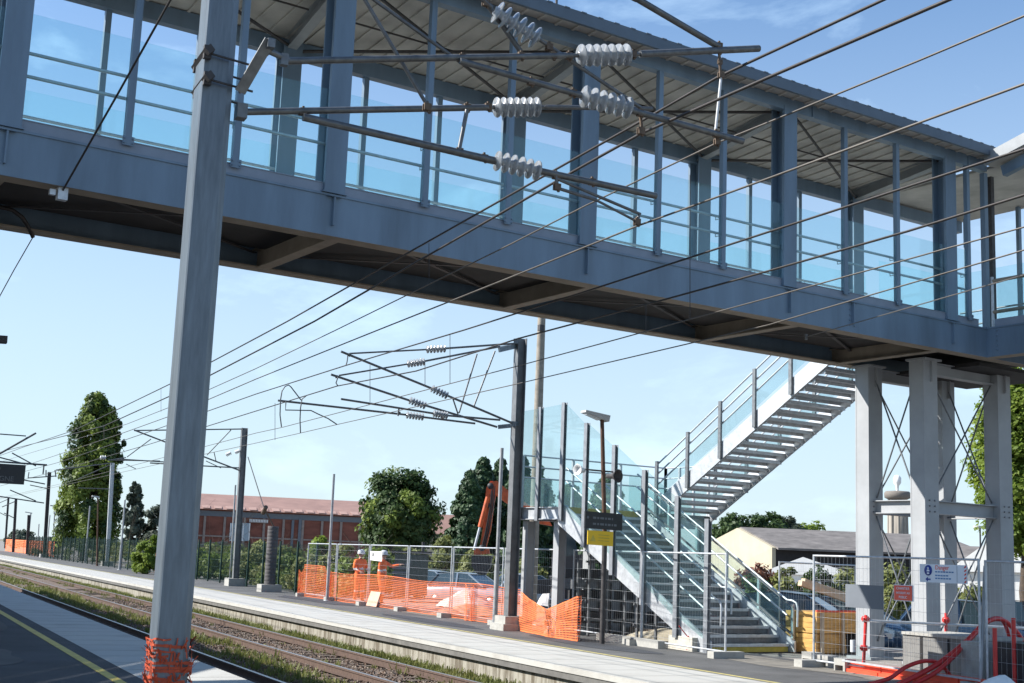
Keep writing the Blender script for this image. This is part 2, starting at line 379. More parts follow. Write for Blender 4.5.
def make_track(uc, label):
    t = thing('railway_track', label, 'railway track', UV(uc, 0, -.5)); t['kind'] = 'structure'
    for s in (-1, 1):
        m = MB(); u = uc+s*.752
        for (du0, du1, z0, z1, mi) in ((-.075, .075, -.545, -.53, 0), (-.02, .02, -.53, -.435, 0), (-.036, .036, -.435, -.402, 0), (-.034, .034, -.402, -.399, 1)):
            m.prism([UV(u+du0, 5, z0), UV(u+du1, 5, z0), UV(u+du1, VB, z0), UV(u+du0, VB, z0)], (0, 0, z1-z0), mi)
        m.build('rail', [M['rail_side'], M['rail_top']], t)
    proto = None
    for k in range(96):
        v = 10+k*.6
        if proto is None:
            m = MB(); m.box((0, 0, 0), (2.5, .24, .12), (NU, TV, Z))
            me = m.mesh('sleeper', M['sleeper'])
        o = bpy.data.objects.new('sleeper', me); COL.objects.link(o); o.parent = t; proto = o
        o.location = UV(uc+random.uniform(-.03, .03), v, -.625+random.uniform(-.014, .010))-ORG[t.name]
        o.rotation_euler.z = random.uniform(-.015, .015)
make_track(5.63, 'rusty railway track running beside the near platform')
make_track(9.05, 'rusty weed-grown railway track below the opposite platform wall')

# loose ballast stones near the camera
rs = random.Random(3)
def stones(name, m, n, seed):
    r = random.Random(seed); b = MB()
    base = [Vector(v) for v in ((0, 0, 1), (.9, 0, .1), (-.3, .85, .1), (-.3, -.85, .1), (0, 0, -1))]
    fs = [(0, 1, 2), (0, 2, 3), (0, 3, 1), (4, 2, 1), (4, 3, 2), (4, 1, 3)]
    for _ in range(n):
        v = 13+r.random()**1.8*42; u = r.uniform(U1+.1, U2-.05)
        s = r.uniform(.022, .05)
        rot = Matrix.Rotation(r.uniform(0, 6.28), 3, 'Z') @ Matrix.Rotation(r.uniform(-.8, .8), 3, 'X')
        c = UV(u, v, -.558+.05*noise.noise((u*1.3, v*.6, 1)))
        b.add([c+rot @ Vector((p.x*s*r.uniform(.7, 1.3), p.y*s*r.uniform(.7, 1.2), p.z*s*r.uniform(.5, .8))) for p in base], fs)
    o = b.build(name, m, recalc=False); tag(o, 'loose brown and grey ballast stones between the rails', 'ballast', kind='stuff')
stones('ballast_stones', M['stone1'], 15000, 5); stones('ballast_stones', M['stone2'], 9000, 6)

# weeds
b = MB(); r = random.Random(11)
def tuft(b, c, h, n, sp):
    for _ in range(n):
        a = r.uniform(0, 6.28); d = Vector((math.cos(a), math.sin(a), 0)); w = r.uniform(.006, .02)*(1+h)
        p = c+d*r.uniform(0, sp); q = p+d*r.uniform(.02, .6)*h+Z*h*r.uniform(.5, 1.1); s = Vector((-d.y, d.x, 0))*w
        b.add([p-s, p+s, q+s*.4, q-s*.4], [(0, 1, 2, 3)])
for _ in range(13000):
    v = 13+r.random()**1.5*150
    k = r.random()
    if k < .62: u = 10.66-abs(r.gauss(0, .36)); dens = .30
    elif k < .86: u = 7.45+r.gauss(0, .45); dens = .62 if v < 24 else .40
    else: u = r.uniform(4.5, 10.4); dens = .62
    if noise.noise((u*.9, v*.35, 7))*.5+.5 < dens: continue
    tuft(b, UV(u, v, -.58), r.uniform(.03, .16)*(1.25 if k < .86 else .7), r.randint(6, 14), .13)
o = b.build('weeds', M['weed'], recalc=False); tag(o, 'green weeds growing in the ballast and along the platform wall', 'weeds', kind='stuff')

# dusty, worn patches on the asphalt by the site and along the platform
r = random.Random(5)
def patch(name, u, v, ru, rv, z, m_):
    b = MB(); n = 26; vs = [UV(u, v, z)]
    for k in range(n):
        a = 2*math.pi*k/n; q = 1+.35*noise.noise((math.cos(a)*1.5, math.sin(a)*1.5, u+v)); vs.append(UV(u+ru*q*math.cos(a), v+rv*q*math.sin(a), z))
    b.add(vs, [(0, 1+k, 1+(k+1) % n) for k in range(n)]); return struct(b.build(name, m_))
for k, (u, v, ru, rv) in enumerate(((15.6, 20.2, .8, 2.0), (15.7, 17.0, .7, 1.4), (15.4, 36.0, .5, 5.0))): patch('dust_patch', u, v, ru, rv, .0045+.0005*k, M['dust'])
for k, (u, v, ru, rv) in enumerate(((14.0, 24.5, .45, 2.6), (13.7, 33, .4, 3.5), (14.4, 45, .5, 4))): patch('asphalt_patch', u, v, ru, rv, .006+.0005*k, M['asphalt'])
for k, (u, v, ru, rv) in enumerate(((1.4, 19.0, .7, 1.6), (2.0, 26, .5, 2.4))): patch('asphalt_patch', u, v, ru, rv, .2045+.0005*k, M['asphalt2'])
# ------------------------------------------------------------------ footbridge
YF, YB = 16.2, 19.2                    # front and back faces
ZG0, ZG1, ZS, ZB, ZR = 6.07, 6.67, 6.82, 9.94, 10.25
XL, XJ = -14.0, 22.3
GX0, GX1 = XJ, 25.4                    # hidden end, junction with the cross gallery
BIG = [3.35-4.46*k for k in range(3, 0, -1)]+[3.35, 7.75, 12.2, 16.72, 21.22]
fb = thing('footbridge', 'covered blue-grey steel footbridge with glass sides spanning the railway tracks', 'footbridge', (8, 17.7, 6))
for nm, y0, s in (('front', YF, 1), ('back', YB, -1)):
    m = MB()
    m.rect(XL, 25.4, y0, y0+s*.02, ZG0, ZG1)
    m.rect(XL, 25.4, y0+s*.02, y0+s*.3, ZG0, ZG0+.025, 1)
    m.rect(XL, 25.4, y0+s*.02, y0+s*.3, ZG1-.025, ZG1)
    m.rect(XL, 25.4, y0-s*.018, y0, ZG1-.035, ZG1-.005)
    for x in BIG+[18.35]:
        m.rect(x-.012, x+.012, y0-s*.06, y0, ZG0+.14, ZG1-.05)
        m.rect(x-.10, x+.10, y0-s*.07, y0, ZG1-.05, ZG1-.037)
    for i in range(5):
        for xx in (18.29, 18.41):
            m.lathe((xx, y0, ZG0+.12+i*.1), (0, -s, 0), [(.016, 0), (.016, .02), (0, .02)], 6)
    m.build('girder', [M['steel_blue'], M['flange']], fb)
    m = MB(); m.rect(XL, 22.1, y0+s*.03, y0+s*.05, ZG1, ZS); m.rect(XL, 22.1, y0+s*.02, y0+s*.09, ZS-.012, ZS)
    m.build('kick_strip', M['steel_pale'], fb)
# deck and cross beams
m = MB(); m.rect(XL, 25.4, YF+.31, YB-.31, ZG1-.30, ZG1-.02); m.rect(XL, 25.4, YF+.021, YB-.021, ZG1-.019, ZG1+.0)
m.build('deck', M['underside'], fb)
m = MB(); m.rect(XL, 25.3, YF+.1, YB-.1, ZG1+.001, ZG1+.03); m.rect(GX0+.1, GX1-.1, 5.2, YF-.1, ZG1+.001, ZG1+.03); m.build('floor', M['floor'], fb)
for x in [3.35-4.55, 3.35, 7.92, 12.55, 17.2, 21.1]:
    m = MB(); m.ibeam((x, YF+.02, 6.24), (x, YB-.02, 6.24), .2, .33); m.build('cross_beam', M['flange'], fb)
for x in [3.35-4.55, 3.35, 7.92, 12.55, 17.2]:
    for a, c in ((YF+.2, YB-.2), (YB-.2, YF+.2)):
        m = MB(); m.beam((x+.1, a, 6.30), (x+4.45, c, 6.30+(.02 if a < c else 0)), .07, .012); m.build('deck_brace', M['dark_metal'], fb)
# posts
for x in BIG:
    m = MB(); m.rect(x-.16, x+.16, YF-.03, YF+.03, ZG1+.002, 10.0); m.rect(x-.16, x+.16, YF+.27, YF+.30, ZG1+.002, 10.0); m.rect(x-.01, x+.01, YF+.03, YF+.27, ZG1+.002, 10.0)
    m.rect(x-.19, x+.19, YF-.05, YF+.33, ZG1+.0015, ZG1+.016)
    m.build('post', M['steel_blue'], fb)
    xb = x+.42
    m = MB(); m.rect(xb-.16, xb+.16, YB-.03, YB+.03, ZG1+.002, 9.85); m.rect(xb-.16, xb+.16, YB-.30, YB-.27, ZG1+.002, 9.85); m.rect(xb-.01, xb+.01, YB-.27, YB-.03, ZG1+.002, 9.85)
    m.build('post', M['steel_blue'], fb)
    m = MB(); m.ibeam((x+.1, YF+.1, 10.06), (xb, YB-.05, 9.86), .16, .24); m.build('rafter', M['fascia'], fb)
MUL = [a+d for a in BIG for d in (1.47, 2.93)][:-2]+[21.79]
for x in MUL:
    m = MB(); m.rect(x-.045, x+.045, YF-.015, YF+.075, ZG1+.1, 9.96); m.rect(x-.075, x+.075, YF-.025, YF-.016, ZG1+.08, ZG1+.2)
    for dz in (.11, .17):
        for dx in (-.055, .055): m.lathe((x+dx, YF-.025, ZG1+dz), (0, -1, 0), [(.012, 0), (.012, .015), (0, .015)], 6)
    m.build('mullion', M['steel_blue'], fb)
    xb = x+.42
    if xb < 22.2:
        m = MB(); m.rect(xb-.045, xb+.045, YB-.075, YB+.015, ZG1+.1, 9.8); m.build('mullion', M['steel_blue'], fb)
# glass, hand rails
edges = sorted(BIG+MUL)
for i in range(len(edges)-1):
    x0, x1 = edges[i]+.05, edges[i+1]-.05
    if x1 < -6 or x1-x0 < .3: continue
    m = MB(); m.rect(x0, x1, YF+.02, YF+.032, ZS+.004, 8.18); m.build('glass_panel', M['glass'], fb)
    if x1+.42 < 22.2:
        m = MB(); m.rect(x0+.42, x1+.42, YB-.032, YB-.02, ZS+.004, 8.18); m.build('glass_panel', M['glass'], fb)
for z, rr in ((7.73, .024), (7.43, .024)):
    for y, dx in ((YF+.20, 0), (YB-.20, .42)):
        m = MB(); m.tube([(XL, y, z), (22.0, y, z)], rr)
        for x in MUL:
            yy = YF+.075 if dx == 0 else YB-.075
            m.tube([(x+dx, yy, z-.07), (x+dx, y, z-.07), (x+dx, y, z-.02)], .01, 5)
        m.build('handrail', M['galv'], fb)
# roof
m = MB(); m.rect(XL, 22.4, YF-.02, YF+.14, ZB, 10.17)
for x in BIG[:]: m.rect(x+.55, x+.58, YF-.05, YF-.02, ZB, 10.15)
m.build('eaves_beam', M['steel_blue'], fb)
m = MB(); m.rect(XL, 25.4, YB-.14, YB+.02, 9.70, 9.97); m.build('eaves_beam', M['steel_blue'], fb)
m = MB()
yv0, yv1, z0, z1 = YF-.34, YB+.25, 10.20, 9.97
slope = (z1-z0)/(yv1-yv0)
m.prism([(XL, yv0, z0), (XL, yv1, z1), (XL, yv1, z1+.012), (XL, yv0, z0+.012)], (22.5-XL, 0, 0))
x = XL+.1
while x < 22.4:            # ribs of the profiled sheet, running down the slope
    m.prism([(x, yv0+.02, z0-.001), (x, yv1, z1-.001), (x, yv1, z1-.03), (x, yv0+.02, z0-.03)], (.05, 0, 0)); x += .333
m.build('roof_sheet', M['soffit'], fb)
m = MB(); m.prism([(XL, yv0-.05, z0+.02), (XL, yv1, z1+.02), (XL, yv1, z1+.09), (XL, yv0-.05, z0+.09)], (22.5-XL, 0, 0))
m.rect(XL, 22.5, yv0-.09, yv0-.03, z0-.10, z0+.10)
x = XL
while x < 22.4: m.rect(x, x+.10, yv0-.098, yv0+.5, z0+.085, z0+.108); x += .333
m.build('roof_edge', M['roof_dark'], fb)
for i in range(len(BIG)-1):
    xa, xb = BIG[i]+.3, BIG[i+1]+.1
    for a, c in (((xa, YF+.2, 9.99), (xb+.3, YB-.25, 9.80)), ((xb, YF+.2, 9.99), (xa+.3, YB-.25, 9.78))):
        m = MB(); m.tube([a, c], .028, 6); m.build('roof_brace', M['dark_metal'], fb)
    m = MB(); m.tube([(xa, 17.7, 9.94), (xb, 17.7, 9.94)], .016, 6); m.build('tie_rod', M['dark_metal'], fb)
# antenna on the roof
m = MB(); m.tube([at_Y(557, 12, 16.4)-Z*.5, at_Y(557, -30, 16.4)], .02, 6); m.build('roof_rod', M['dark_metal'], fb)
# ---- cross gallery on the right, running back over the camera's side
GY0 = 5.0
m = MB(); m.rect(GX0, GX0+.02, GY0, YF-.001, ZG0, ZG1); m.rect(GX0+.021, GX0+.3, GY0, YF-.001, ZG0, ZG0+.025, 1); m.rect(GX0-.015, GX0-.001, GY0, YF-.03, ZG1-.03, ZG1)
for i in range(5): m.lathe((GX0, YF-.25, ZG0+.12+i*.1), (-1, 0, 0), [(.018, 0), (.018, .02), (0, .02)], 6)
m.build('girder', [M['steel_blue'], M['flange']], fb)
m = MB(); m.rect(GX1-.02, GX1, GY0, YF-.001, ZG0, ZG1); m.build('girder', [M['steel_blue']], fb)
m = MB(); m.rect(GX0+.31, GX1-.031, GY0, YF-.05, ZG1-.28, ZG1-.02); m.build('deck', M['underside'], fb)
m = MB(); m.rect(GX0-.01, GX0+.05, GY0, YF-.2, ZG1+.001, ZS); m.build('kick_strip', M['steel_pale'], fb)
for z in (7.62, 6.98):
    m = MB(); m.tube([(GX0+.06, GY0, z), (GX0+.06, YF-.12, z)], .038, 8); m.build('handrail', M['flange'], fb)
m = MB(); m.rect(GX0+.02, GX0+.032, GY0, YF-.25, ZS+.002, 7.6); m.build('glass_panel', M['glass_low'], fb)
m = MB(); m.tube([(GX0+.05, YF-.12, ZG1), (GX0+.05, YF-.12, 7.7)], .03, 8); m.build('rail_post', M['galv'], fb)
m = MB(); m.rect(GX0+.0, GX0+.11, YF-.02, YF+.09, ZG1+.002, 9.9); m.build('post', M['steel_blue'], fb)
m = MB(); m.rect(GX0+.32, GX0+.42, YF+.05, YF+.15, ZG1+.002, 9.9); m.build('post', M['dark_metal'], fb)
for y in (14.75, 10.3):
    m = MB(); m.rect(GX0+.05, GX0+.35, y-.15, y+.15, ZG1+.002, 10.0); m.build('post', M['steel_blue'], fb)
m = MB(); m.rect(GX1-.05, GX1-.038, GY0, YB, ZS, 8.7); m.build('glass_panel', M['glass'], fb)
m = MB(); m.rect(22.6, GX1-.1, YB-.04, YB-.028, ZS, 8.6); m.build('glass_panel', M['glass'], fb)
for y in (18.9, 17.5, 15.6, 13.2):
    m = MB(); m.rect(GX1-.12, GX1-.03, y-.04, y+.04, ZG1, 10.0 if y > 15.8 else 10.6); m.build('mullion', M['steel_blue'], fb)
for z in (7.73, 7.43):
    m = MB(); m.tube([(GX1-.2, GY0, z), (GX1-.2, YB-.2, z)], .022); m.build('handrail', M['galv_dark'], fb)
# raised pale eaves of the gallery roof
pA, pB = at_X(984, 154, GX0-.35), at_X(1060, 113, GX0-.35)
dA = (pB-pA)/(pB.y-pA.y)
pe = pA+dA*(GY0-pA.y)
m = MB(); m.prism([pA-Z*.0, pe, pe-Z*.24, pA-Z*.24], (.05, 0, 0)); m.build('roof_edge', M['fascia'], fb)
m = MB(); m.prism([pA-Z*.18+Vector((.06, 0, 0)), pe-Z*.18+Vector((.06, 0, 0)), pe-Z*.22+Vector((.06, 0, 0)), pA-Z*.22+Vector((.06, 0, 0))], (3.4, 0, 0)); m.build('roof_sheet', M['soffit'], fb)
m = MB(); m.rect(22.51, 25.6, YF-.3, YB+.2, 10.02, 10.08); m.build('roof_sheet', M['soffit'], fb)
m = MB(); m.beam(pA+Vector((.35, -.2, -.34)), pe+Vector((.35, 0, -.34)), .14, .22); m.build('eaves_beam', M['steel_blue'], fb)
for a, c, rr in (((993, 163), (1040, 146), .035),):
    m = MB(); m.tube([at_X(*a, GX0+.3), at_X(*c, GX0+.3)], rr, 8); m.build('light_tube', M['white'], fb)
m = MB(); m.tube([at_Y(973, 181, 17.4), at_Y(1009, 192, 17.4)], .035, 8); m.build('light_tube', M['fascia'], fb)
# ---- supporting tower
CX, CY = (21.715, 24.12), (17.3, 18.72)
for x in CX:
    for y in CY:
        m = MB(); w, d = .43, .36
        m.rect(x-w/2, x+w/2, y-d/2, y-d/2+.03, 0, 6.03); m.rect(x-w/2, x+w/2, y+d/2-.03, y+d/2, 0, 6.03)
        m.rect(x-w/2+.004, x-w/2+.03, y-d/2+.03, y+d/2-.03, 0, 6.03); m.rect(x+w/2-.03, x+w/2-.004, y-d/2+.03, y+d/2-.03, 0, 6.03)
        m.rect(x-.012, x+.012, y-d/2-.06, y-d/2, 5.6, 6.02); m.rect(x-w/2-.05, x+w/2+.05, y-d/2-.08, y+d/2+.05, 6.03, 6.068)
        for i in range(3):
            for dx in (-.08, .08): m.lathe((x+dx, y-d/2, 2.98+i*.11), (0, -1, 0), [(.018, 0), (.018, .02), (0, .02)], 6, 1)
        m.rect(x-.35, x+.35, y-.32, y+.32, -.05, .03)
        m.build('support_column', [M['column'], M['galv_dark']], fb)
for y in CY:
    m = MB(); m.ibeam((CX[0]+.216, y, 3.08), (CX[1]-.216, y, 3.08), .2, .27); m.build('tie_beam', M['column'], fb)
    m = MB(); m.ibeam((CX[0]+.216, y, 5.9), (CX[1]-.216, y, 5.9), .2, .25); m.build('tie_beam', M['column'], fb)
for x in CX:
    m = MB(); m.ibeam((x, CY[0]+.182, 3.08), (x, CY[1]-.182, 3.08), .2, .27); m.build('tie_beam', M['column'], fb)
for y in CY:
    for z0, z1 in ((.35, 2.9), (3.27, 5.75)):
        for s in (0, 1):
            a = (CX[s]+(.22 if s == 0 else -.22), y+.02*s, z0); c = (CX[1-s]+(-.22 if s == 0 else .22), y+.02*s, z1)
            m = MB(); m.tube([a, c], .017, 6); m.build('brace_rod', M['galv_dark'], fb)
for x in CX:
    for z0, z1 in ((.35, 2.9), (3.27, 5.75)):
        for s in (0, 1):
            a = (x+.02*s, CY[s]+(.19 if s == 0 else -.19), z0); c = (x+.02*s, CY[1-s]+(-.19 if s == 0 else .19), z1)
            m = MB(); m.tube([a, c], .017, 6); m.build('brace_rod', M['galv_dark'], fb)
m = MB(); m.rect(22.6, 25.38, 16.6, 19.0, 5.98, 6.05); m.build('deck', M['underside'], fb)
# cable loop and lamp bits hung under the near end
m = MB(); m.tube([at_Y(0, 207, 18.6), at_Y(12, 210, 18.6), at_Y(22, 217, 18.7), at_Y(29, 228, 18.9), at_Y(33, 237, 19.0)], .03, 6); m.build('cable_loop', M['wire'], fb)
m = MB(); p = at_Y(62, 194, YF+.1); m.box(p, (.12, .1, .16)); m.box(p+Vector((-.12, 0, 0)), (.07, .06, .07)); m.build('cable_clamp', M['galv'], fb)

# ------------------------------------------------------------------ staircase on the opposite platform
st = thing('staircase', 'two-flight galvanised steel staircase with tall glass screen rising to the footbridge', 'staircase', (20, 22, 0))
SX0, SX1 = 18.6, 21.05
Y0, Y1, ZL = 20.3, 25.4, 3.0
N1 = 18; g1 = (Y1-Y0)/(N1-1); rise = ZL/N1
def z_low(y): return (y-Y0)/g1*rise+rise
for i in range(N1-1):
    y = Y0+i*g1; zt = (i+1)*rise
    m = MB(); m.rect(SX0+.07, SX1-.07, y-.015, y+g1+.02, zt-.05, zt-.004); m.rect(SX0+.07, SX1-.07, y-.02, y+.03, zt-.055, zt+.001, 1)
    m.rect(SX0+.07, SX1-.07, y+.012, y+.018, zt-rise+.003 if i else 0, zt-.056, 2)
    m.build('tread', [M['galv_dark'], M['galv'], M['yellow'] if i == 0 else M['galv_dark']], st)
m = MB(); m.rect(SX0+.07, SX1-.07, Y1-.01, Y1, ZL-rise+.02, ZL-.004); m.build('riser', M['yellow'], st)
for x in (SX0, SX1-.05):
    m = MB(); m.prism([(x, Y0-.15, 0), (x, Y0+.22, 0), (x, Y1+.1, z_low(Y1)-.42), (x, Y1+.1, ZL+.03), (x, Y1-.15, ZL+.03), (x, Y0-.15, .22)], (.05, 0, 0))
    m.build('stringer', M['galv'], st)
# tall screen on the track side
P = [(20.21, 0, 2.69), (21.15, z_low(21.15)-.4, 3.17), (22.25, z_low(22.25)-.4, 3.76), (23.33, z_low(23.33)-.4, 4.36), (24.4, z_low(24.4)-.4, 4.93), (25.32, 2.66, 5.48), (26.3, 2.66, 5.44), (27.2, 2.66, 5.42)]
for y, zb, zt in P:
    m = MB(); m.ibeam((SX0-.05, y, zb), (SX0-.05, y, zt), .12, .09, Vector((1, 0, 0)), .012, .01); m.build('screen_post', M['galv_mid'], st)
for (ya, za, ta), (yb, zb, tb) in zip(P[:-1], P[1:]):
    lo = lambda y: max(.25, min(z_low(y)+.02, ZL+.03))
    m = MB(); m.prism([(SX0-.05, ya+.06, lo(ya)), (SX0-.05, yb-.06, lo(yb)), (SX0-.05, yb-.06, tb-.03), (SX0-.05, ya+.06, ta-.03)], (.014, 0, 0))
    m.build('screen_glass', M['glass_stair'], st)
def rails(x, ya, za, yb, zb, hs=(.95, .62), loop=0):
    for h in hs:
        pts = [(x, ya, za+h), (x, yb, zb+h)]
        if loop and h == hs[0]: pts = [(x, ya-.30, za+h-.55), (x, ya-.31, za+h-.16), (x, ya-.27, za+h-.05), (x, ya-.16, za+h-.01)]+pts
        m = MB(); m.tube(pts, .023, 8); m.build('handrail', M['galv'], st)
rails(SX0+.14, Y0, rise, Y1, ZL, (.92, .60), 1)
rails(SX1-.12, Y0, rise, Y1, ZL, (.92, .60), 1)
rails(SX0+.9, Y0+.5, rise*2.7, Y1-.5, ZL-.3, (.86, .5), 1)
m = MB(); m.prism([(SX1+.01, Y0-.05, .12), (SX1+.01, Y1, ZL-.05), (SX1+.01, Y1, ZL+.72), (SX1+.01, Y0-.05, .9)], (.014, 0, 0)); m.build('balustrade_glass', M['glass_low'], st)
m = MB(); m.beam((SX1+.02, Y0-.05, .34), (SX1+.02, Y1, ZL+.22), .03, .04); m.beam((SX1+.02, Y0-.05, .93), (SX1+.02, Y1, ZL+.76), .03, .03); m.build('balustrade_rail', M['galv_dark'], st)
for k in range(6):
    y = lerp(Y0, Y1, k/5); z = z_low(y)-rise
    m = MB(); m.rect(SX1+.027, SX1+.075, y-.03, y+.03, z, z+1.0); m.build('balustrade_post', M['galv'], st)
# landing
LX1, LY1 = 23.45, 27.25
m = MB(); m.rect(SX0+.02, LX1-.02, Y1+.01, LY1-.02, ZL-.08, ZL-.005); m.build('landing', M['galv_dark'], st)
m = MB()
for a, c in (((SX0, Y1, 2.84), (SX0, LY1, 2.84)), ((LX1, Y1, 2.84), (LX1, LY1, 2.84)), ((SX0+.06, LY1, 2.84), (LX1-.06, LY1, 2.84)), ((SX0+.06, Y1+.2, 2.80), (LX1-.06, Y1+.2, 2.80))):
    m.ibeam(a, c, .12, .30)
m.build('landing_frame', M['galv'], st)
for a, c in (((SX0+.1, LY1-.05), (LX1-.05, LY1-.05)), ((LX1-.05, Y1+.1), (LX1-.05, LY1-.05))):
    m = MB(); m.prism([(a[0], a[1], ZL+.05), (c[0], c[1], ZL+.05), (c[0], c[1], ZL+.75), (a[0], a[1], ZL+.75)], (.012, .012, 0)); m.build('balustrade_glass', M['glass_low'], st)
    for h in (.75, 1.02, 1.3):
        m = MB(); m.tube([(a[0], a[1], ZL+h), (c[0], c[1], ZL+h)], .02); m.build('handrail', M['galv'], st)
    for k in range(4):
        p = Vector((*a, 0)).lerp(Vector((*c, 0)), k/3); m = MB(); m.rect(p.x-.03, p.x+.03, p.y-.03, p.y+.03, ZL, ZL+1.3); m.build('balustrade_post', M['galv'], st)
m = MB(); m.rect(SX1+.02, SX1+.034, Y1+.05, Y1+.5, ZL, ZL+.9); m.build('balustrade_glass', M['glass_low'], st)
# upper flight
UX0, UX1, YU, ZU = 21.5, 23.42, 19.2, 6.66
N2 = 22; g2 = (Y1-YU)/(N2-1); r2 = (ZU-ZL)/N2
for i in range(N2-1):
    y = Y1-i*g2; zt = ZL+(i+1)*r2
    deep = .12 if i in (7, 14) else 0
    m = MB(); m.rect(UX0+.06, UX1-.06, y-g2-.02-deep, y+.01, zt-.035, zt); m.rect(UX0+.06, UX1-.06, y-.005, y+.01, zt-.112, zt-.036)
    m.rect(UX0+.06, UX1-.06, y-g2-.02-deep, y-g2-.006-deep, zt-.075, zt-.036); m.rect(UX1-.075, UX1-.055, y-g2, y, zt-.16, zt-.036); m.rect(UX0+.055, UX0+.075, y-g2, y, zt-.16, zt-.036)
    m.build('tread', M['galv'], st)
sl2 = (ZU-ZL)/(YU-Y1)
for x in (UX0, UX1-.05):
    m = MB(); m.prism([(x, Y1+.1, ZL-.22), (x, YU+.25, ZU-.36), (x, YU+.25, ZU+.06), (x, Y1+.1, ZL+.20)], (.05, 0, 0)); m.build('stringer', M['galv'], st)
    m = MB(); m.prism([(x+.02, Y1-.1, ZL+.36), (x+.02, YU+.3, ZU+.16), (x+.02, YU+.3, ZU+.62), (x+.02, Y1-.1, ZL+.74)], (.012, 0, 0)); m.build('balustrade_glass', M['glass_low'], st)
    for h in (.68, .95, 1.2):
        m = MB(); m.tube([(x+.025, Y1-.05, ZL+h), (x+.025, YU+.3, ZU+h-.12)], .022); m.build('handrail', M['galv'], st)
    for k in range(6):
        t = k/5; y = lerp(Y1-.1, YU+.4, t); z = ZL+(y-Y1)*sl2
        xx = x-.06 if x == UX0 else x+.055
        m = MB(); m.rect(xx, xx+.055, y-.045, y+.045, z-.15, z+1.22); m.build('balustrade_post', M['galv_dark'], st)
# columns under the landing and lower flight
for p_, zt in ((Vector((18.85, 27.05, 0)), 2.66), (at_X(558, 600, 18.85), 2.66), (at_z(587, 631), 2.66), (at_z(648, 629), 2.66), (Vector((23.2, 25.5, 0)), 2.66)):
    x, y = p_.x, p_.y
    m = MB(); m.rect(x-.10, x+.10, y-.08, y+.08, 0, zt); m.rect(x-.115, x-.10, y-.11, y+.11, 0, zt); m.rect(x+.10, x+.115, y-.11, y+.11, 0, zt); m.rect(x-.2, x+.2, y-.2, y+.2, -.02, .02); m.build('support_column', M['column'], st)
for yy in (23.2, 25.0):
    m = MB()
    for x in (19.2, 19.75, 20.3, 20.85): m.rect(x, x+.05, yy, yy+.05, 0, z_low(min(yy, 25))-.55)
    for z in (.35, .8, 1.25, 1.7): 
        if z < z_low(min(yy, 25))-.6: m.rect(19.15, 20.95, yy+.045, yy+.09, z, z+.05)
    m.build('underframe', M['galv_dark'], st)

sf = thing('shade_filler_frames', 'added dark frames and boards standing in for clutter and shade under the stairs', 'site materials', (20.6, 26.2, 0))  # invented dark frames that fill the bright gap under the stairs
for k in range(6):
    m = MB(); m.rect(19.3+.05*k, 22.9-.07*k, 26.05+.04*(k % 2), 26.9, .02+k*.26, .02+k*.26+.22); m.build('frame', M['digger_dark'] if k % 2 else M['galv_dark'], sf)
m = MB()
for k in range(9): m.rect(19.6+k*.36, 19.66+k*.36, 25.98, 26.02, 0, 1.75)
m.build('upright', M['galv_dark'], sf)
# ------------------------------------------------------------------ catenary masts and cantilevers
def hmast(mb, u, v, z0, z1, w, d, tf=.016, lean=0.0):
    for s in (-1, 1):
        mb.beam(UV(u+s*(w/2-tf/2), v, z0), UV(u+lean+s*(w/2-tf/2), v, z1), tf, d, TV)
    mb.beam(UV(u, v, z0), UV(u+lean, v, z1), w-2*tf-.002, .014, TV)
def insulator(mb, p, q, r, n, mi=1):
    p, q = Vector(p), Vector(q); L = (q-p).length; d = (q-p).normalized()
    prof = [(r*.25, 0)]
    for k in range(n):
        a = L*(k+.5)/n; h = L/n
        prof += [(r*.36, a-h*.45), (r*.42, a-h*.14), (r*.97, a-h*.10), (r, a), (r*.95, a+h*.08), (r*.5, a+h*.10), (r*.36, a+h*.2)]
    prof += [(r*.25, L)]
    mb.lathe(p, d, prof, 18, mi)
def clamp(mb, p, s=.05, mi=2):
    p = Vector(p); s *= .8
    mb.box(p, (s*1.5, s*1.1, s*1.5), (NU, TV, Z), mi); mb.box(p+Z*s*.9, (s*.45, s*.5, s*.7), (NU, TV, Z), mi); mb.box(p-Z*s*.8+NU*s*.4, (s*.5, s*.5, s*.6), (NU, TV, Z), mi)
    mb.tube([p-NU*s*.9+Z*s*.5, p-NU*s*.9-Z*s*.9], s*.16, 5, mi); mb.tube([p+NU*s*.9+Z*s*.9, p+NU*s*.9-Z*s*.5], s*.16, 5, mi)

V1, U1M = 8.6, 1.815
mast = thing('catenary_mast', 'tall galvanised mast close to the camera with torn orange netting round its foot', 'mast', UV(U1M, V1, .2))
m = MB(); oc = [(-.110, -.108), (-.102, -.116), (.062, -.116), (.112, -.058), (.112, .116), (-.110, .116)]
m.prism([UV(U1M+a, V1+c, .2) for a, c in oc], (0, 0, 6.4)); m.build('pole', M['mast_zinc'], mast)
m = MB(); m.prism([UV(U1M-.35, V1-.35, .2), UV(U1M+.35, V1-.35, .2), UV(U1M+.35, V1+.35, .2), UV(U1M-.35, V1+.35, .2)], (0, 0, .12))
m.build('foot', M['concrete2'], mast)
W3M = [M['rod'], M['glaze'], M['rust']]
def P1(x, y, dv=0.0): return at_v(x, y, V1+dv)
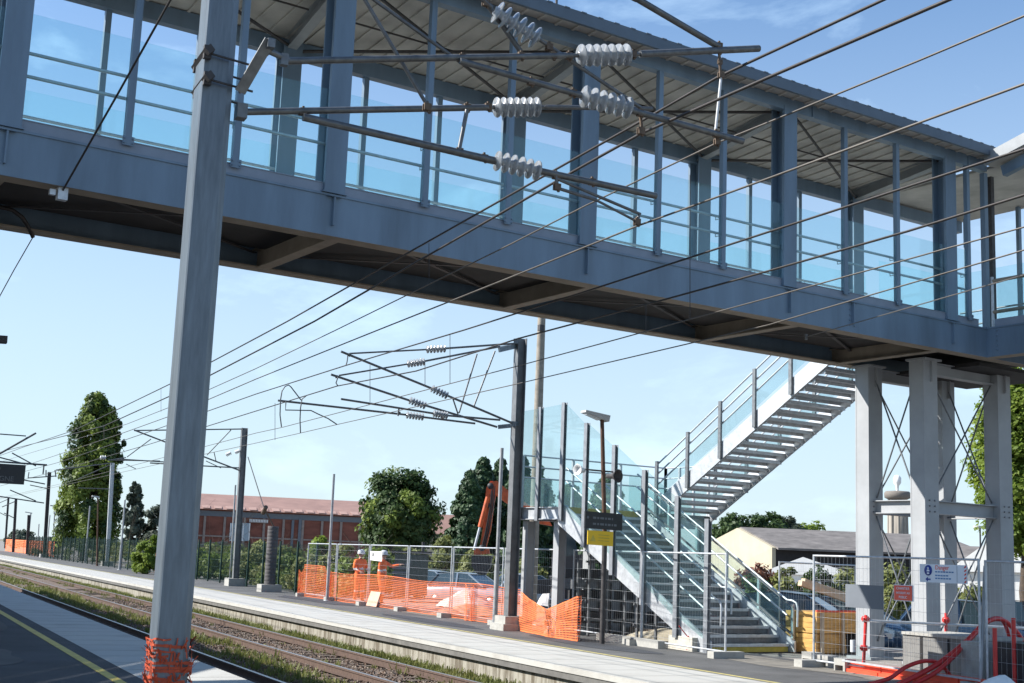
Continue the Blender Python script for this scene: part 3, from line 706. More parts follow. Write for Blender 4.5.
# bracket bands clamped round the mast
m = MB()
for y in (58, 84):
    c = P1(200, y, -.02); c = UV(uv_of(c)[0]+.02, V1, c.z)
    m.box(c+TV*-.02, (.05, .42, .05), ((NU*.5+TV*.2+Z*-.55).normalized().cross(TV).normalized(), TV, (NU*.5-Z*.55).normalized()), 0)
    for dv in (-.15, .15):
        m.tube([c+TV*dv-NU*.02, c+TV*dv+NU*.31-Z*.03], .008, 6, 0)
        m.box(c+TV*dv+NU*.0, (.05, .04, .09), (NU, TV, Z), 0)
m.build('bracket', M['dark_metal'], mast)
m = MB()
for dv in (-.07, .07):
    m.beam(P1(240, 92, -.1+dv), P1(270, 40, -.32+dv), .012, .075, NU)
    m.beam(P1(240, 92, -.1+dv)+TV*(.02 if dv < 0 else -.02), P1(270, 40, -.32+dv)+TV*(.02 if dv < 0 else -.02), .045, .008, NU)
m.box(P1(268, 47, -.32), (.05, .18, .06), (NU, TV, Z)); m.box(P1(284, 60, -.3), (.05, .05, .08), (NU, TV, Z))
m.tube([P1(266, 50, -.32), P1(290, 60.5, -.3)], .022, 8)
m.box(P1(241, 112, 0), (.07, .09, .10), (NU, TV, Z))
m.build('cantilever_bracket', M['galv_dark'], mast)
# console A (front) and console B (rear)
A, B = -.30, .0
def tube_part(name, segs, ins=(), clamps=(), r=.024, d=0.0, parent=mast, PF=P1, s=1.0):
    m = MB()
    for sg in segs:
        pts = [PF(x, y, d) for x, y in sg[:2]]; m.tube(pts, sg[2]*s if len(sg) > 2 else r*s, 10, 0)
    for a, c, rr, n in ins: insulator(m, PF(*a, d), PF(*c, d), rr*s, n)
    for c in clamps: clamp(m, PF(*c, d), .042*s)
    return m.build(name, W3M, parent)
tube_part('tie_tube', [((284, 61), (572, 55.5)), ((640, 54), (759, 48.5), .028), ((565, 55.5), (582, 55.5), .015), ((626, 54.5), (645, 54), .015)], [((578, 55.5), (630, 54.8), .086, 7)], [(462, 58), (521, 56), (553, 55.5), (719, 50), (569, 56), (633, 54.5)], d=A)
tube_part('strut_tube', [((460, 61), (583, 96)), ((630, 110), (743, 141.5), .026)], [((581, 95.5), (632, 109), .086, 6)], [(531, 82), (573, 93), (640, 113), (716, 134)], d=A-.03)
tube_part('upper_strut', [((470, -12), (492, 8)), ((537, 38), (641, 108), .015)], [((494, 10), (539, 40), .088, 6)], [(486, 3), (549, 47)], r=.02, d=A+.04)
tube_part('brace_tube', [((480, -6), (521, 52), .02), ((353, -20), (427, 105), .014), ((366, -6), (460, 62), .013)], [], [(427, 107)], d=A+.10)
tube_part('top_tube', [((634, -3), (719, 47), .027), ((630, -5), (637, -1.5), .032)], [], [(719, 46)], d=A+.01)
tube_part('tie_tube', [((241, 112), (488, 107.5)), ((545, 107), (652, 109), .018), ((484, 107.5), (498, 107.5), .014), ((536, 107.3), (550, 107), .014)], [((494, 107.4), (540, 107.2), .078, 7)], [(303, 112), (428, 108.5), (467, 107.5), (488, 107)], d=B)
tube_part('strut_tube', [((303, 117), (496, 161), .028), ((540, 171), (656, 196), .026)], [((494, 160), (541, 171.5), .078, 6)], [(459, 151.5), (484, 158), (556, 176), (592, 182)], d=B-.03)
tube_part('link_tube', [((467, 110), (459, 150), .016)], [], [], d=B-.04)
tube_part('steady_arm', [((555, 178), (640, 214), .012), ((557, 188), (596, 200), .013), ((596, 200), (636, 221), .010), ((556, 176), (557, 190), .012), ((640, 213), (637, 222), .012)], [], [(557, 187), (637, 222)], d=B-.04)
m = MB(); m.tube([P1(719, 50, A), P1(720.5, 74, A)], .012, 6); clamp(m, P1(720, 62, A), .03, 0); clamp(m, P1(721, 75, A), .038, 0)
clamp(m, P1(641, 131, A), .045, 0); m.tube([P1(640, 113, A), P1(642, 130, A)], .013, 6); clamp(m, P1(717, 142, A), .04, 0)
m.build('wire_clamp', M['rust'], mast)
m = MB(); m.tube([P1(721, 78, A), P1(715, 136, A)], .011, 6); m.build('insulated_rod', M['porcelain'], mast)

# ---- far cantilever mast in front of the stairs
def P2(x, y, dv=0.0): return at_v(x, y, 29.4+dv)
m2 = thing('catenary_mast', 'dark steel mast with two long insulated brackets standing beside the glass stair screen', 'mast', UV(14.42, 29.4, 0))
m = MB(); tp = P2(516, 338); hmast(m, 14.40, 29.4, .3, tp.z, .245, .25, .018, .0); m.build('pole', M['mast_dark'], m2)
m = MB()
for a, h in ((.38, .16), (.30, .34)): m.prism([UV(14.42-a, 29.4-a, 0), UV(14.42+a, 29.4-a, 0), UV(14.42+a, 29.4+a, 0), UV(14.42-a, 29.4+a, 0)], (0, 0, h))
m.build('foot', M['concrete2'], m2)
S2 = 1.15
def tp2(name, *a, **k): return tube_part(name, *a, parent=m2, PF=P2, s=S2, **k)
tp2('strut_tube', [((341, 351.5), (433, 389)), ((446, 395), (512, 423))], [((431, 388), (448, 396), .085, 6)], [(349, 355)], d=-.25)
tp2('tie_tube', [((350, 353.5), (427, 349.5), .018), ((444, 348.5), (514, 343.5), .022)], [((426, 349.5), (446, 348.5), .085, 6)], [], d=-.25)
tp2('strut_tube', [((331, 374.5), (411, 401)), ((424, 405), (497, 427))], [((409, 400), (426, 406), .085, 6)], [(337, 377)], d=.25)
tp2('tie_tube', [((339, 375.5), (408, 364), .018), ((423, 361.5), (500, 346.5), .022)], [((407, 364), (425, 361.5), .085, 6)], [], d=.25)
tp2('registration_tube', [((341, 399), (434, 413.5)), ((447, 415.5), (500, 420))], [((433, 413.3), (448, 415.6), .08, 6)], [], r=.022, d=-.25)
tp2('registration_tube', [((278, 400.5), (408, 415)), ((422, 417), (475, 423.5))], [((406, 414.8), (424, 417.2), .08, 6)], [(399, 413), (443, 418)], r=.022, d=.25)
tp2('brace_tube', [((477, 354), (459, 413), .018), ((495, 351), (474, 406), .018), ((453, 399), (458, 414), .016), ((399, 408), (398, 416), .018)], [], [])
def arc(pts, name, r=.014):
    m = MB(); m.tube([P2(*p) for p in pts], r, 6); return m.build(name, M['rod'], m2)
arc([(281.5, 427), (280, 415), (280.5, 400), (282, 391), (285, 386.5), (288.5, 385), (291, 387), (301, 400)], 'steady_arm')
arc([(300.5, 433), (300, 420), (300.5, 408), (302, 399), (306, 396)], 'steady_arm')
arc([(286, 401), (285.5, 410), (311, 410.5), (318, 414), (328, 418.5), (337, 424.5)], 'steady_arm')
arc([(348, 355), (347, 362), (346, 365)], 'wire_clamp'); arc([(338, 377), (336, 383), (338, 386)], 'wire_clamp')
for p_, q_, w_, h_ in ((P2(499, 350, -.25), P2(516, 346, -.02), .05, .12), (P2(500, 349, .25), P2(516, 346, .02), .05, .12), (P2(511, 423, -.25), P2(518, 424, -.02), .05, .10), (P2(498, 427, .25), P2(518, 425, .02), .05, .10), (P2(516, 341, -.28), P2(516, 341, .28), .12, .12), (P2(514, 424, -.28), P2(514, 424, .28), .10, .12)):
    m = MB(); m.beam(p_, q_, w_, h_); m.build('cantilever_bracket', M['mast_zinc'], m2)

# ---- simpler masts further along the opposite platform
def far_mast(base, top, v, label, tubes, width=.26, foot=True, name='catenary_mast', mt='galv', ins=(), bands=()):
    pb = at_z(*base); v = uv_of(pb)[1]; pt = at_v(*top, v)
    u = uv_of(pb)[0]
    t = thing(name, label, 'mast', UV(u, v, 0))
    m = MB(); hmast(m, u, v, .1, pt.z, width, width*.9, .02, uv_of(pt)[0]-u); m.build('pole', M[mt], t)
    if foot:
        m = MB(); m.prism([UV(u-.4, v-.4, 0), UV(u+.4, v-.4, 0), UV(u+.4, v+.4, 0), UV(u-.4, v+.4, 0)], (0, 0, .34)); m.build('foot', M['concrete2'], t)
    for a, c, r in tubes:
        m = MB(); m.tube([at_v(*a, v), at_v(*c, v)], r, 6); m.build('bracket_tube', M['rod'], t)
    for a, c, r in ins:
        m = MB(); insulator(m, at_v(*a, v), at_v(*c, v), r, 4, 0); m.build('insulator', M['porcelain'], t)
    return t
m3 = far_mast((235, 586), (244.5, 428), 59.5, 'dark bracketed mast standing beside the concrete tension weights', [((244, 429), (134, 430.5), .032), ((134, 430), (241, 471), .036), ((241, 468), (150, 463), .032), ((231, 430), (207, 455), .025), ((151, 439), (127, 457), .025), ((165, 462), (118, 459), .03), ((206, 461), (221, 468), .02), ((214, 452), (216, 461), .02)], .27, mt='mast_dark', ins=[((226, 455), (231, 452.5), .1), ((235, 452.5), (240, 450.5), .1), ((100, 457.5), (106, 457.8), .1)])
m4 = far_mast((107, 566), (112.5, 463), 100.2, 'slim pale mast in front of the tall poplar with a concrete foot', [((126, 457.5), (108, 460.5), .045), ((112, 463), (56, 470), .045), ((110, 489), (78, 488), .04), ((112, 464), (78, 479), .035), ((160, 461), (110, 460), .045), ((126, 464), (136, 469), .03)], .27)
m5 = far_mast((44, 557.5), (49.5, 472), 139.0, 'dark far mast with a forked head behind the platform sign', [((28, 478), (56, 476), .06), ((29, 472), (28, 478), .05), ((55, 470), (56, 477), .06), ((46, 470), (46, 477), .06), ((49, 489), (30, 485), .05)], .32, mt='dark_metal')
for k, (b, tpx, v, lab) in enumerate((((13, 553), (16, 499), 168, 'tall dark far mast at the end of the opposite platform'), ((5, 549), (8.5, 497), 185, 'dark slightly shorter far mast beyond the end of the opposite platform'), ((27, 555), (29, 515), 176, 'short thin far mast between the two dark masts and the forked one'))):
    far_mast(b, tpx, v, lab, [((tpx[0]-14, tpx[1]+8), (tpx[0], tpx[1]+2), .06), ((tpx[0]-12, tpx[1]+14), (tpx[0], tpx[1]+20), .06)] if k < 2 else [], .30, False, mt='dark_metal')
# ---- hidden-foot mast of the near platform further along, whose brackets reach into the picture
vL = 42
ml = thing('catenary_mast', 'near-platform mast past the left border, its dark brackets reaching over the black platform sign', 'mast', UV(1.6, vL, .2))
m = MB(); hmast(m, 1.6, vL, .2, 6.4, .26, .24); m.build('pole', M['mast_zinc'], ml)
for a, c, r in (((-36, 474), (36, 433), .035), ((-40, 431), (26, 436), .02), ((-40, 447), (25, 464), .022), ((-40, 459), (47, 465), .030), ((12, 453), (36, 466), .02), ((-40, 462), (-6, 440), .02), ((44, 465), (43, 474), .022), ((24, 480), (45, 484), .02), ((10, 490), (36, 501), .018), ((-30, 492), (44, 503), .02)):
    m = MB(); m.tube([at_v(*a, vL), at_v(*c, vL)], r, 6); m.build('bracket_tube', M['rod'], ml)

# ---- tension weights beside the third mast
tw = thing('tension_weight', 'dark column of concrete tension weights on a pale base beside the green fence', 'tension weight', at_z(269, 592))
c = at_z(269, 592)
vW = uv_of(c)[1]; uW = uv_of(c)[0]
m = MB()
zt = at_v(270, 526, vW).z
n = 16
for k in range(n):
    z0 = .3+k*(zt-.3)/n; m.lathe((c.x, c.y, z0), Z, [(0, 0), (.224, 0), (.225, .004), (.225, (zt-.3)/n-.008), (.222, (zt-.3)/n-.004), (0, (zt-.3)/n-.004)], 14)
m.build('weights', M['weight'], tw)
m = MB(); m.prism([UV(uW-.42, vW-.35, 0), UV(uW+.42, vW-.35, 0), UV(uW+.42, vW+.35, 0), UV(uW-.42, vW+.35, 0)], (0, 0, .3)); m.build('base', M['concrete2'], tw)
m = MB(); m.tube([Vector((c.x, c.y, zt)), at_v(264, 508, vW)], .03, 6); m.tube([at_v(266, 507, vW-.2), at_v(263, 513, vW+.2)], .09, 8); m.build('hanger', M['rust'], tw)
m = MB(); m.tube([at_v(264, 508, vW), at_v(248, 457, 59.3)], .022, 6); tag(m.build('stay_cable', M['wire']), 'sloping stay cable from the third mast down to the tension weights', 'cable')

# ------------------------------------------------------------------ overhead wires
def wire(name, u, pts, r, mtl, label, far=None, group='overhead wires along the tracks'):
    m = MB(); q = [at_u(x, y, u) for x, y in pts]
    d = (q[0]-q[1]).normalized(); q = [q[0]+d*4]+q
    m.tube(q, r, 5); o = m.build(name, mtl); tag(o, label, 'wire', group); return o
wire('messenger_wire', 5.95, [(887, -2), (767, 54), (720, 76), (639, 122.5), (512, 194), (406, 254), (288, 321), (170, 384), (75, 430), (25, 446.5), (-15, 461)], .0125, M['wire'], 'thick dark uppermost wire clamped below the top bracket tube')
wire('messenger_wire', 5.25, [(950, -1), (768, 77.5), (642, 133), (574, 171), (433, 252.5), (315, 321), (170, 396), (104, 426), (0, 452), (-20, 457)], .0125, M['wire'], 'thick dark wire just below the uppermost one, clamped under the angled strut')
wire('contact_wire', 6.10, [(1024, 16), (920, 60), (768, 122.5), (717, 143), (587, 205), (512, 243.5), (336, 330), (256, 368.5), (170, 407), (127, 424), (0, 462)], .0080, M['copper'], 'pale copper wire held at the tip of the angled strut')
wire('contact_wire', 5.20, [(1024, 84), (768, 178.5), (637, 226), (520, 273.5), (378, 330), (256, 379), (170, 416), (120, 434), (0, 474)], .0080, M['copper'], 'copper wire held by the thin steady arm under the lower strut')
wire('messenger_wire', 9.5, [(1024, 149), (768, 232), (587, 291), (464, 330), (347, 365), (256, 394), (160, 428), (60, 462), (0, 478)], .0145, M['wire'], 'thick dark wire of the far track under the higher far bracket')
wire('messenger_wire', 9.7, [(1024, 195), (908, 231), (768, 271), (650, 303.5), (520, 338), (416, 371), (337, 386), (256, 411), (150, 444), (60, 470), (0, 486)], .0145, M['wire'], 'thick dark lower wire of the far track under the second far bracket')
wire('contact_wire', 9.15, [(1024, 227), (768, 298), (607, 342), (512, 367.5), (345, 411), (281.5, 427.5), (256, 433), (150, 461), (60, 484), (0, 498)], .0088, M['copper'], 'copper contact wire of the far track ending at the bent steady arm')
wire('contact_wire', 9.75, [(1024, 250), (768, 325), (512, 385), (337, 424.5), (300.5, 433), (256, 443), (150, 466), (60, 486), (0, 499)], .0088, M['copper'], 'lowest copper contact wire of the far track')
fe = at_Y(806, 337, 16.18); fd = (at_u(1024, 275, 9.9)-fe)
m = MB(); m.tube([fe, fe+fd, fe+fd*1.5], .008, 5); m.tube([fe-Z*.05, fe+Z*.05], .03, 6); tag(m.build('feeder_wire', M['copper']), 'thin lowest wire tied to the girder at the right end of the footbridge', 'wire', 'overhead wires along the tracks')
# droppers between the wires
k = 0
for x, ya, yb, u in ((450, 334.5, 384, 9.6), (425, 363, 387, 9.7), (275, 403, 440, 9.7), (429, 243, 285, 5.5), (690, 175, 318, 9.4), (161, 388, 412, 5.6), (104, 425, 440, 5.6), (370, 365, 402, 9.5), (646, 305, 333, 9.5)):
    m = MB(); m.tube([at_u(x, ya, u), at_u(x, yb, u)], .004 if u < 8 else .007, 4); tag(m.build('dropper', M['wire']), ['thin dropper hanging between the far wires just left of the far mast', 'thin dropper by the far bracket insulators', 'dropper at the bent steady arms', 'dropper against the footbridge girder underside', 'long dropper crossing the middle of the footbridge girder', 'dropper just left of the near mast', 'dropper near the top of the poplar', 'dropper between the two far bracket tips', 'dropper below the girder beside the stair rails'][k], 'dropper'); k += 1
# diagonal bonding cable to the bridge and its tail beyond
m = MB(); m.tube([at_Y(176, -10, 13.2), at_Y(120, 90, 14.6), at_Y(63, 190, YF+.05)], .014, 6); tag(m.build('bonding_cable', M['wire']), 'black cable slanting down to a clamp under the near girder', 'cable')
m = MB(); m.tube([at_Y(33, 237, 19.0), at_Y(14, 270, 20.0), at_Y(-4, 303, 21.0)], .008, 6); tag(m.build('bonding_cable', M['wire']), 'thin dark cable running from the black loop under the bridge to the left border', 'cable')

# ------------------------------------------------------------------ lamp post with horn loudspeakers
LB = at_z(602, 644)
lp = thing('lamp_post', 'rust-brown lamp post with horn loudspeakers and a black platform sign', 'lamp post', LB)
vl = uv_of(LB)[1]
def PL(x, y, d=0): return at_v(x, y, vl+d)
m = MB(); m.tube([LB, LB+Z*2.2], .058, 10, 1); m.tube([LB+Z*2.2, PL(602, 418)], [.052, .045], 10, 0); m.build('pole', [M['lamp_brown'], M['dark_metal']], lp)
m = MB(); a, c = PL(584, 411.5, .0), PL(607, 419, .0); ax = (c-a).normalized(); sd = TV; upv = ax.cross(sd).normalized()
if upv.z < 0: upv = -upv
m.prism([a-sd*.09-upv*.02, c-sd*.13-upv*.07, c-sd*.13+upv*.07, a-sd*.09+upv*.03], sd*.24); m.build('lamp_head', M['lamp_grey'], lp)
m = MB(); m.prism([a+ax*.05-sd*.06-upv*.024, c-ax*.2-sd*.08-upv*.055, c-ax*.2+sd*.08-upv*.055, a+ax*.05+sd*.06-upv*.024], -upv*.03); m.build('lens', M['porcelain'], lp)
m = MB(); m.tube([PL(581, 469), PL(613, 472)], .018, 8); m.build('speaker_arm', M['dark_metal'], lp)
hp = PL(579, 471)
m = MB(); m.lathe(hp+NU*.12+Z*.02, -NU*.9-TV*.35, [(.0, -.02), (.05, 0), (.06, .08), (.10, .16), (.125, .22), (.115, .225), (.07, .17), (0, .16)], 16); m.build('horn_speaker', M['porcelain'], lp, label='white horn loudspeaker turned to the left')
hq = PL(617, 476)
m = MB(); m.lathe(hq+(TV*.9-NU*.3).normalized()*.18, -TV*.9+NU*.3, [(.0, -.12), (.055, -.1), (.06, .06), (.11, .16), (.15, .22), (.14, .222), (.09, .16), (0, .12)], 18); m.build('horn_speaker', M['dark_metal'], lp, label='dark round horn loudspeaker facing the tracks')
# platform signs on the post
a, c = PL(585, 511, -.08), PL(622, 516.5, -.08)
rgt = (PL(622, 535, -.08)-PL(585, 528, -.08)); rgt.z = -.02; L = rgt.length; rgt.normalize()
o0 = PL(585, 528, -.08); Hs = PL(585, 511, -.08).z-o0.z
m = MB(); m.prism([o0, o0+rgt*L, o0+rgt*L+Z*Hs, o0+Z*Hs], TV*.05); sg = m.build('platform_sign', M['black'], lp)
m = MB()
for r_, n_ in ((.66, 6), (.30, 7)):
    x = .1
    for i in range(n_):
        w = [.10, .06, .12, .05, .09, .04, .08][i]
        m.prism([o0+rgt*(L*.12+x*L*.85)+Z*Hs*(r_-.07)-TV*.002, o0+rgt*(L*.12+(x+w)*L*.85)+Z*Hs*(r_-.07)-TV*.002, o0+rgt*(L*.12+(x+w)*L*.85)+Z*Hs*(r_+.05)-TV*.002, o0+rgt*(L*.12+x*L*.85)+Z*Hs*(r_+.05)-TV*.002], -TV*.002)
        x += w+.035
m.lathe(o0+rgt*L*.07+Z*Hs*.65-TV*.002, -TV, [(0, 0), (.03, 0), (.03, .002), (0, .002)], 10)
m.build('lettering', M['sign_grey'], sg)
o1 = PL(587.5, 544.5, -.07); Hy = PL(587.5, 530, -.07).z-o1.z; L2 = (PL(613, 546, -.07)-o1).length
m = MB(); m.prism([o1, o1+rgt*L2, o1+rgt*L2+Z*Hy, o1+Z*Hy], TV*.02); ys = m.build('notice', M['sign_yellow'], lp, label='yellow notice below the black platform sign')
m = MB(); m.prism([o1+rgt*.06+Z*Hy*.25-TV*.002, o1+rgt*.20+Z*Hy*.25-TV*.002, o1+rgt*.13+Z*Hy*.72-TV*.002], -TV*.002)
for k in range(3): m.prism([o1+rgt*.26+Z*Hy*(.7-.2*k)-TV*.002, o1+rgt*(L2*.85)+Z*Hy*(.7-.2*k)-TV*.002, o1+rgt*(L2*.85)+Z*Hy*(.74-.2*k)-TV*.002, o1+rgt*.26+Z*Hy*(.74-.2*k)-TV*.002], -TV*.002)
m.build('lettering', M['yellow'], ys)

# ---- plain slim poles and small lamps
def plain_pole(base, top, label, r=.055, mtl='pole_grey', split=.35, name='pole', lamp=None):
    pb = at_z(*base); v = uv_of(pb)[1]; pt = at_v(*top, v)
    t = thing(name, label, 'pole' if not lamp else 'lamp post', pb)
    pm = pb.lerp(pt, split)
    m = MB(); m.tube([pb, pm], r*1.15, 8); m.tube([pm, pt], r*.85, 8); m.build('shaft', M[mtl], t)
    m = MB(); m.lathe(pb, Z, [(0, 0), (r*2.4, 0), (r*2.4, .02), (r*1.2, .03)], 10); m.build('base_plate', M[mtl], t)
    if lamp:
        q = at_v(*lamp, v); m = MB(); m.beam(pt+(pt-q)*.2, q, .22, .10); m.build('lamp_head', M['lamp_grey'], t)
    return t
GP = 'slim grey poles along the opposite platform'
plain_pole((494.5, 628), (502, 448), 'slim grey pole standing just left of the dark bracketed mast by the stairs')
plain_pole((327, 601), (334, 474), 'slim grey pole rising above the orange net near the workers')
plain_pole((230, 583), (235.5, 485), 'slim grey pole right behind the mast by the brick building')
plain_pole((119.5, 570), (125, 500), 'slim grey pole at the right edge of the poplar', .07)
plain_pole((85, 562.5), (90, 506), 'slim grey pole in front of the left half of the poplar', .07)
plain_pole((62, 560), (65, 520), 'short slim grey pole left of the poplar', .07)
plain_pole((97, 566), (98, 497), 'dark lamp post in front of the poplar trunk', .06, 'lamp_brown', .4, 'lamp_post', (92, 496))
plain_pole((52, 558), (55, 506), 'small grey lamp post left of the poplar', .07, 'pole_grey', .4, 'lamp_post', (50, 505.5))
plain_pole((27, 553.5), (31, 513), 'farthest small grey lamp post on the opposite platform', .08, 'pole_grey', .4, 'lamp_post', (25, 512))
plain_pole((37, 555), (39, 524), 'short thin pole beside the forked far mast', .07)
plain_pole((46, 557), (50, 515), 'thin grey pole right of the forked far mast', .06)
t = at_d(541.5, 322, 38); 
bp = Vector((t.x, t.y, 0))
tp_ = thing('concrete_pole', 'tall weathered concrete pole rising behind the stair landing glass', 'pole', bp)
m = MB(); m.tube([bp, t+Z*1.5], [.16, .115], 10); m.build('shaft', mat('weathered_pole', (.27, .235, .19), .8, var=.25, scale=6), tp_)
m = MB(); m.box(at_d(541, 328, 37.85), (.16, .12, .18)); m.build('collar', M['dark_metal'], tp_)
# small street lamp far behind the right columns
q = at_d(980, 527, 110); tl = thing('street_lamp', 'small far street lamp between the rear support columns', 'street lamp', (q.x, q.y, 0))
m = MB(); m.tube([(q.x, q.y, 0), q], .07, 6); m.build('shaft', M['dark_metal'], tl)
m = MB(); m.box(q, (1.1, .5, .16)); m.build('lamp_head', M['lamp_grey'], tl)
# lamp reaching in at the left border
q = at_v(-4, 339, 24); tl = thing('lamp_post', 'lamp at the left border of the near platform, its dark head reaching in', 'lamp post', UV(uv_of(q)[0]-.9, 24, .2))
m = MB(); b0 = UV(uv_of(q)[0]-.9, 24, .2); m.tube([b0, Vector((b0.x, b0.y, q.z-.05))], .05, 8); m.build('pole', M['lamp_brown'], tl)
m = MB(); e = at_v(7, 340, 24); m.beam(Vector((b0.x, b0.y, q.z-.03)), e, .2, .12); m.build('lamp_head', M['dark_metal'], tl)
# hanging black station sign at the left border
vS = 20
o0 = at_v(24, 484.5, vS); tpz = at_v(24, 465, vS).z; o00 = UV(uv_of(o0)[0]-1.7, vS, o0.z)
sgn = thing('station_sign', 'black hanging station name sign with pale letters at the left border', 'sign', o00)
m = MB(); m.prism([o00, UV(uv_of(o0)[0], vS, o0.z), UV(uv_of(o0)[0], vS, tpz), UV(uv_of(o00)[0], vS, tpz)], TV*.08); m.build('panel', M['black'], sgn)
text('GNE', .10, M['sign_dim'], sgn, UV(uv_of(o0)[0]-.345, vS-.004, o0.z+.035), NU, Z)
text('e', .08, M['sign_dim'], sgn, UV(uv_of(o0)[0]-.37, vS-.004, o0.z+.19), NU, Z)
m = MB(); m.tube([UV(uv_of(o00)[0]+.2, vS+.04, .2), UV(uv_of(o00)[0]+.2, vS+.04, tpz+.1)], .045, 8); m.build('post', M['dark_metal'], sgn)
# ------------------------------------------------------------------ site fences
def heras(p, q, label, parent_group, h=2.0, lean=0.0, solid_posts=True, feet=True):
    p, q = Vector(p), Vector(q); d = (q-p); L = d.length; d.normalize(); nrm = d.cross(Z)
    t = thing('site_fence_panel', label, 'site fence', p, parent_group)
    up = (Z+nrm*lean).normalized()
    m = MB()
    for x in (.02, L-.02): m.tube([p+d*x, p+d*x+up*h], .021, 8)
    for z in (.12, h-.02): m.tube([p+d*.02+up*z, p+d*(L-.02)+up*z], .018, 8)
    m.build('frame', M['galv'], t)
    m = MB(); n = int(L/.10)
    for k in range(1, n): x = L*k/n; m.tube([p+d*x+up*.13, p+d*x+up*(h-.03)], .0016, 3, cap=False)
    for k in range(1, 9): z = h*k/9; m.tube([p+d*.03+up*z, p+d*(L-.03)+up*z], .0025, 3, cap=False)
    m.build('wire_mesh', M['galv'], t)
    if feet:
        for x in (.0, L):
            m = MB(); c = p+d*x
            m.prism([c-nrm*.35-d*.11, c-nrm*.35+d*.11, c+nrm*.35+d*.11, c+nrm*.35-d*.11], Z*.13); m.build('foot', M['concrete2'], t)
    return t
FP = [(300, 597.5), (347, 603), (393, 612), (440, 618.5), (490, 625)]
fpts = [UV(15.15, v, 0) for v in (48.6, 45.1, 41.7, 38.2, 34.8, 31.4, 28.2)]
labs = ['wire site fence panel furthest from the stairs, beside the green hedge', 'wire site fence panel between the slim grey pole and the left worker', 'wire site fence panel in front of the two workers, holding the white notice', 'wire site fence panel right of the two workers', 'wire site fence panel in front of the rubble heap', 'wire site fence panel behind the mast by the stairs']
for i in range(6): heras(fpts[i]+TV*-.05, fpts[i+1]+TV*.05, labs[i], 'wire site fence panels')
fq = [UV(15.35, 28.0, 0), UV(15.2, 24.6, 0), UV(15.1, 21.3, 0)]
heras(fq[0], fq[1], 'wire site fence panel in front of the landing columns', 'wire site fence panels')
heras(fq[1], fq[2]+TV*.05, 'wire site fence panel in front of the lower stair flight', 'wire site fence panels')
pR, qR = at_z(813, 667), at_z(982, 690)
R1 = heras(pR, qR, 'wire site fence panel hung with three signs below the bridge tower', 'wire site fence panels', 2.02)
dR = (qR-pR).normalized(); qE = qR+dR*3.4
heras(qR+dR*.12+Vector((.08, .08, 0)), qE, 'wire site fence panel at the right border', 'wire site fence panels', 2.0)
pb = at_z(736, 640); heras(Vector((21.6, 21.2, 0)), Vector((24.9, 21.9, 0)), 'wire site fence panel behind the wooden formwork', 'wire site fence panels', 1.9)
# thick slanted prop beside the panel joint
m = MB(); m.tube([at_z(980, 690), at_Y(985.5, 566, at_z(980, 690).y+.02)], .034, 8); tag(m.build('prop', M['pole_grey']), 'thick grey tube standing at the joint of the two right fence panels', 'post')
# concrete feet row of the right panel
for k, (x, y) in enumerate(((812, 664), (828, 667.5), (845, 671))):
    c = at_z(x, y); m = MB(); n_ = dR.cross(Z)
    m.prism([c-dR*.13-n_*.12, c-dR*.10-n_*.12, c-dR*.10-n_*.12+Z*.10, c+dR*.10-n_*.12+Z*.10, c+dR*.10-n_*.12, c+dR*.15-n_*.12, c+dR*.15-n_*.12+Z*.22, c-dR*.13-n_*.12+Z*.22], n_*.26)
    tag(m.build('concrete_block', M['concrete2']), ['notched grey concrete block under the left post of the signed fence panel', 'middle notched grey concrete block below the signed fence panel', 'notched grey concrete block touching the red barrier'][k], 'concrete block', 'concrete fence blocks')

# orange netting
def netting(path, zlo, zhi, seed, cell=.055, sw=.0050, amp=.022, mtl=None):
    r = random.Random(seed); b = MB(); pts = [Vector(p) for p in path]
    cum = [0]
    for a, c in zip(pts[:-1], pts[1:]): cum.append(cum[-1]+(c-a).length)
    L = cum[-1]
    def P(s, t):
        i = 0
        while i < len(cum)-2 and s > cum[i+1]: i += 1
        f = (s-cum[i])/(cum[i+1]-cum[i]); p = pts[i].lerp(pts[i+1], f); d = (pts[i+1]-pts[i]).normalized(); n = d.cross(Z)
        lo, hi = zlo(s/L), zhi(s/L)
        z = lerp(lo, hi, t)
        z += .015*noise.noise((s*.8, t*2, seed))
        return p+Z*z+n*(amp*noise.noise((s*.9, t*1.5, seed+5))+amp*.5*noise.noise((s*3, t*3, seed+9)))
    nh = max(6, int(1.0/cell)); ns = int(L/cell)
    st = max(1, int(.22/cell))
    for k in range(nh+1):
        t = k/nh; w = sw*(1.7 if k in (0, nh) else 1)
        for i in range(0, ns, st):
            a, c = P(L*i/ns, t), P(L*min(ns, i+st)/ns, t)
            b.add([a-Z*w, c-Z*w, c+Z*w, a+Z*w], [(0, 1, 2, 3)])
    for i in range(ns+1):
        s = L*i/ns
        for k in range(0, nh, 3):
            a, c = P(s, k/nh), P(s, min(1, (k+3)/nh)); d = (P(min(L, s+.01), k/nh)-P(max(0, s-.01), k/nh)).normalized()*sw*.95
            b.add([a-d, a+d, c+d, c-d], [(0, 1, 2, 3)])
    return b
off = -NU*.06
npath = [UV(15.55, 49.3), UV(15.05, 48.6), UV(15.09, 45), UV(15.09, 41.5), UV(15.09, 38), UV(15.09, 34.8), UV(15.09, 31.4), UV(15.1, 29.6)]
b = netting(npath, lambda s: .03, lambda s: 1.0+.03*math.sin(s*17)+(.16 if s < .17 else 0)-.05*max(0, s-.4), 3)
tag(b.build('safety_net', M['net'], recalc=False), 'long orange safety netting tied along the wire fence in front of the workers', 'safety net')
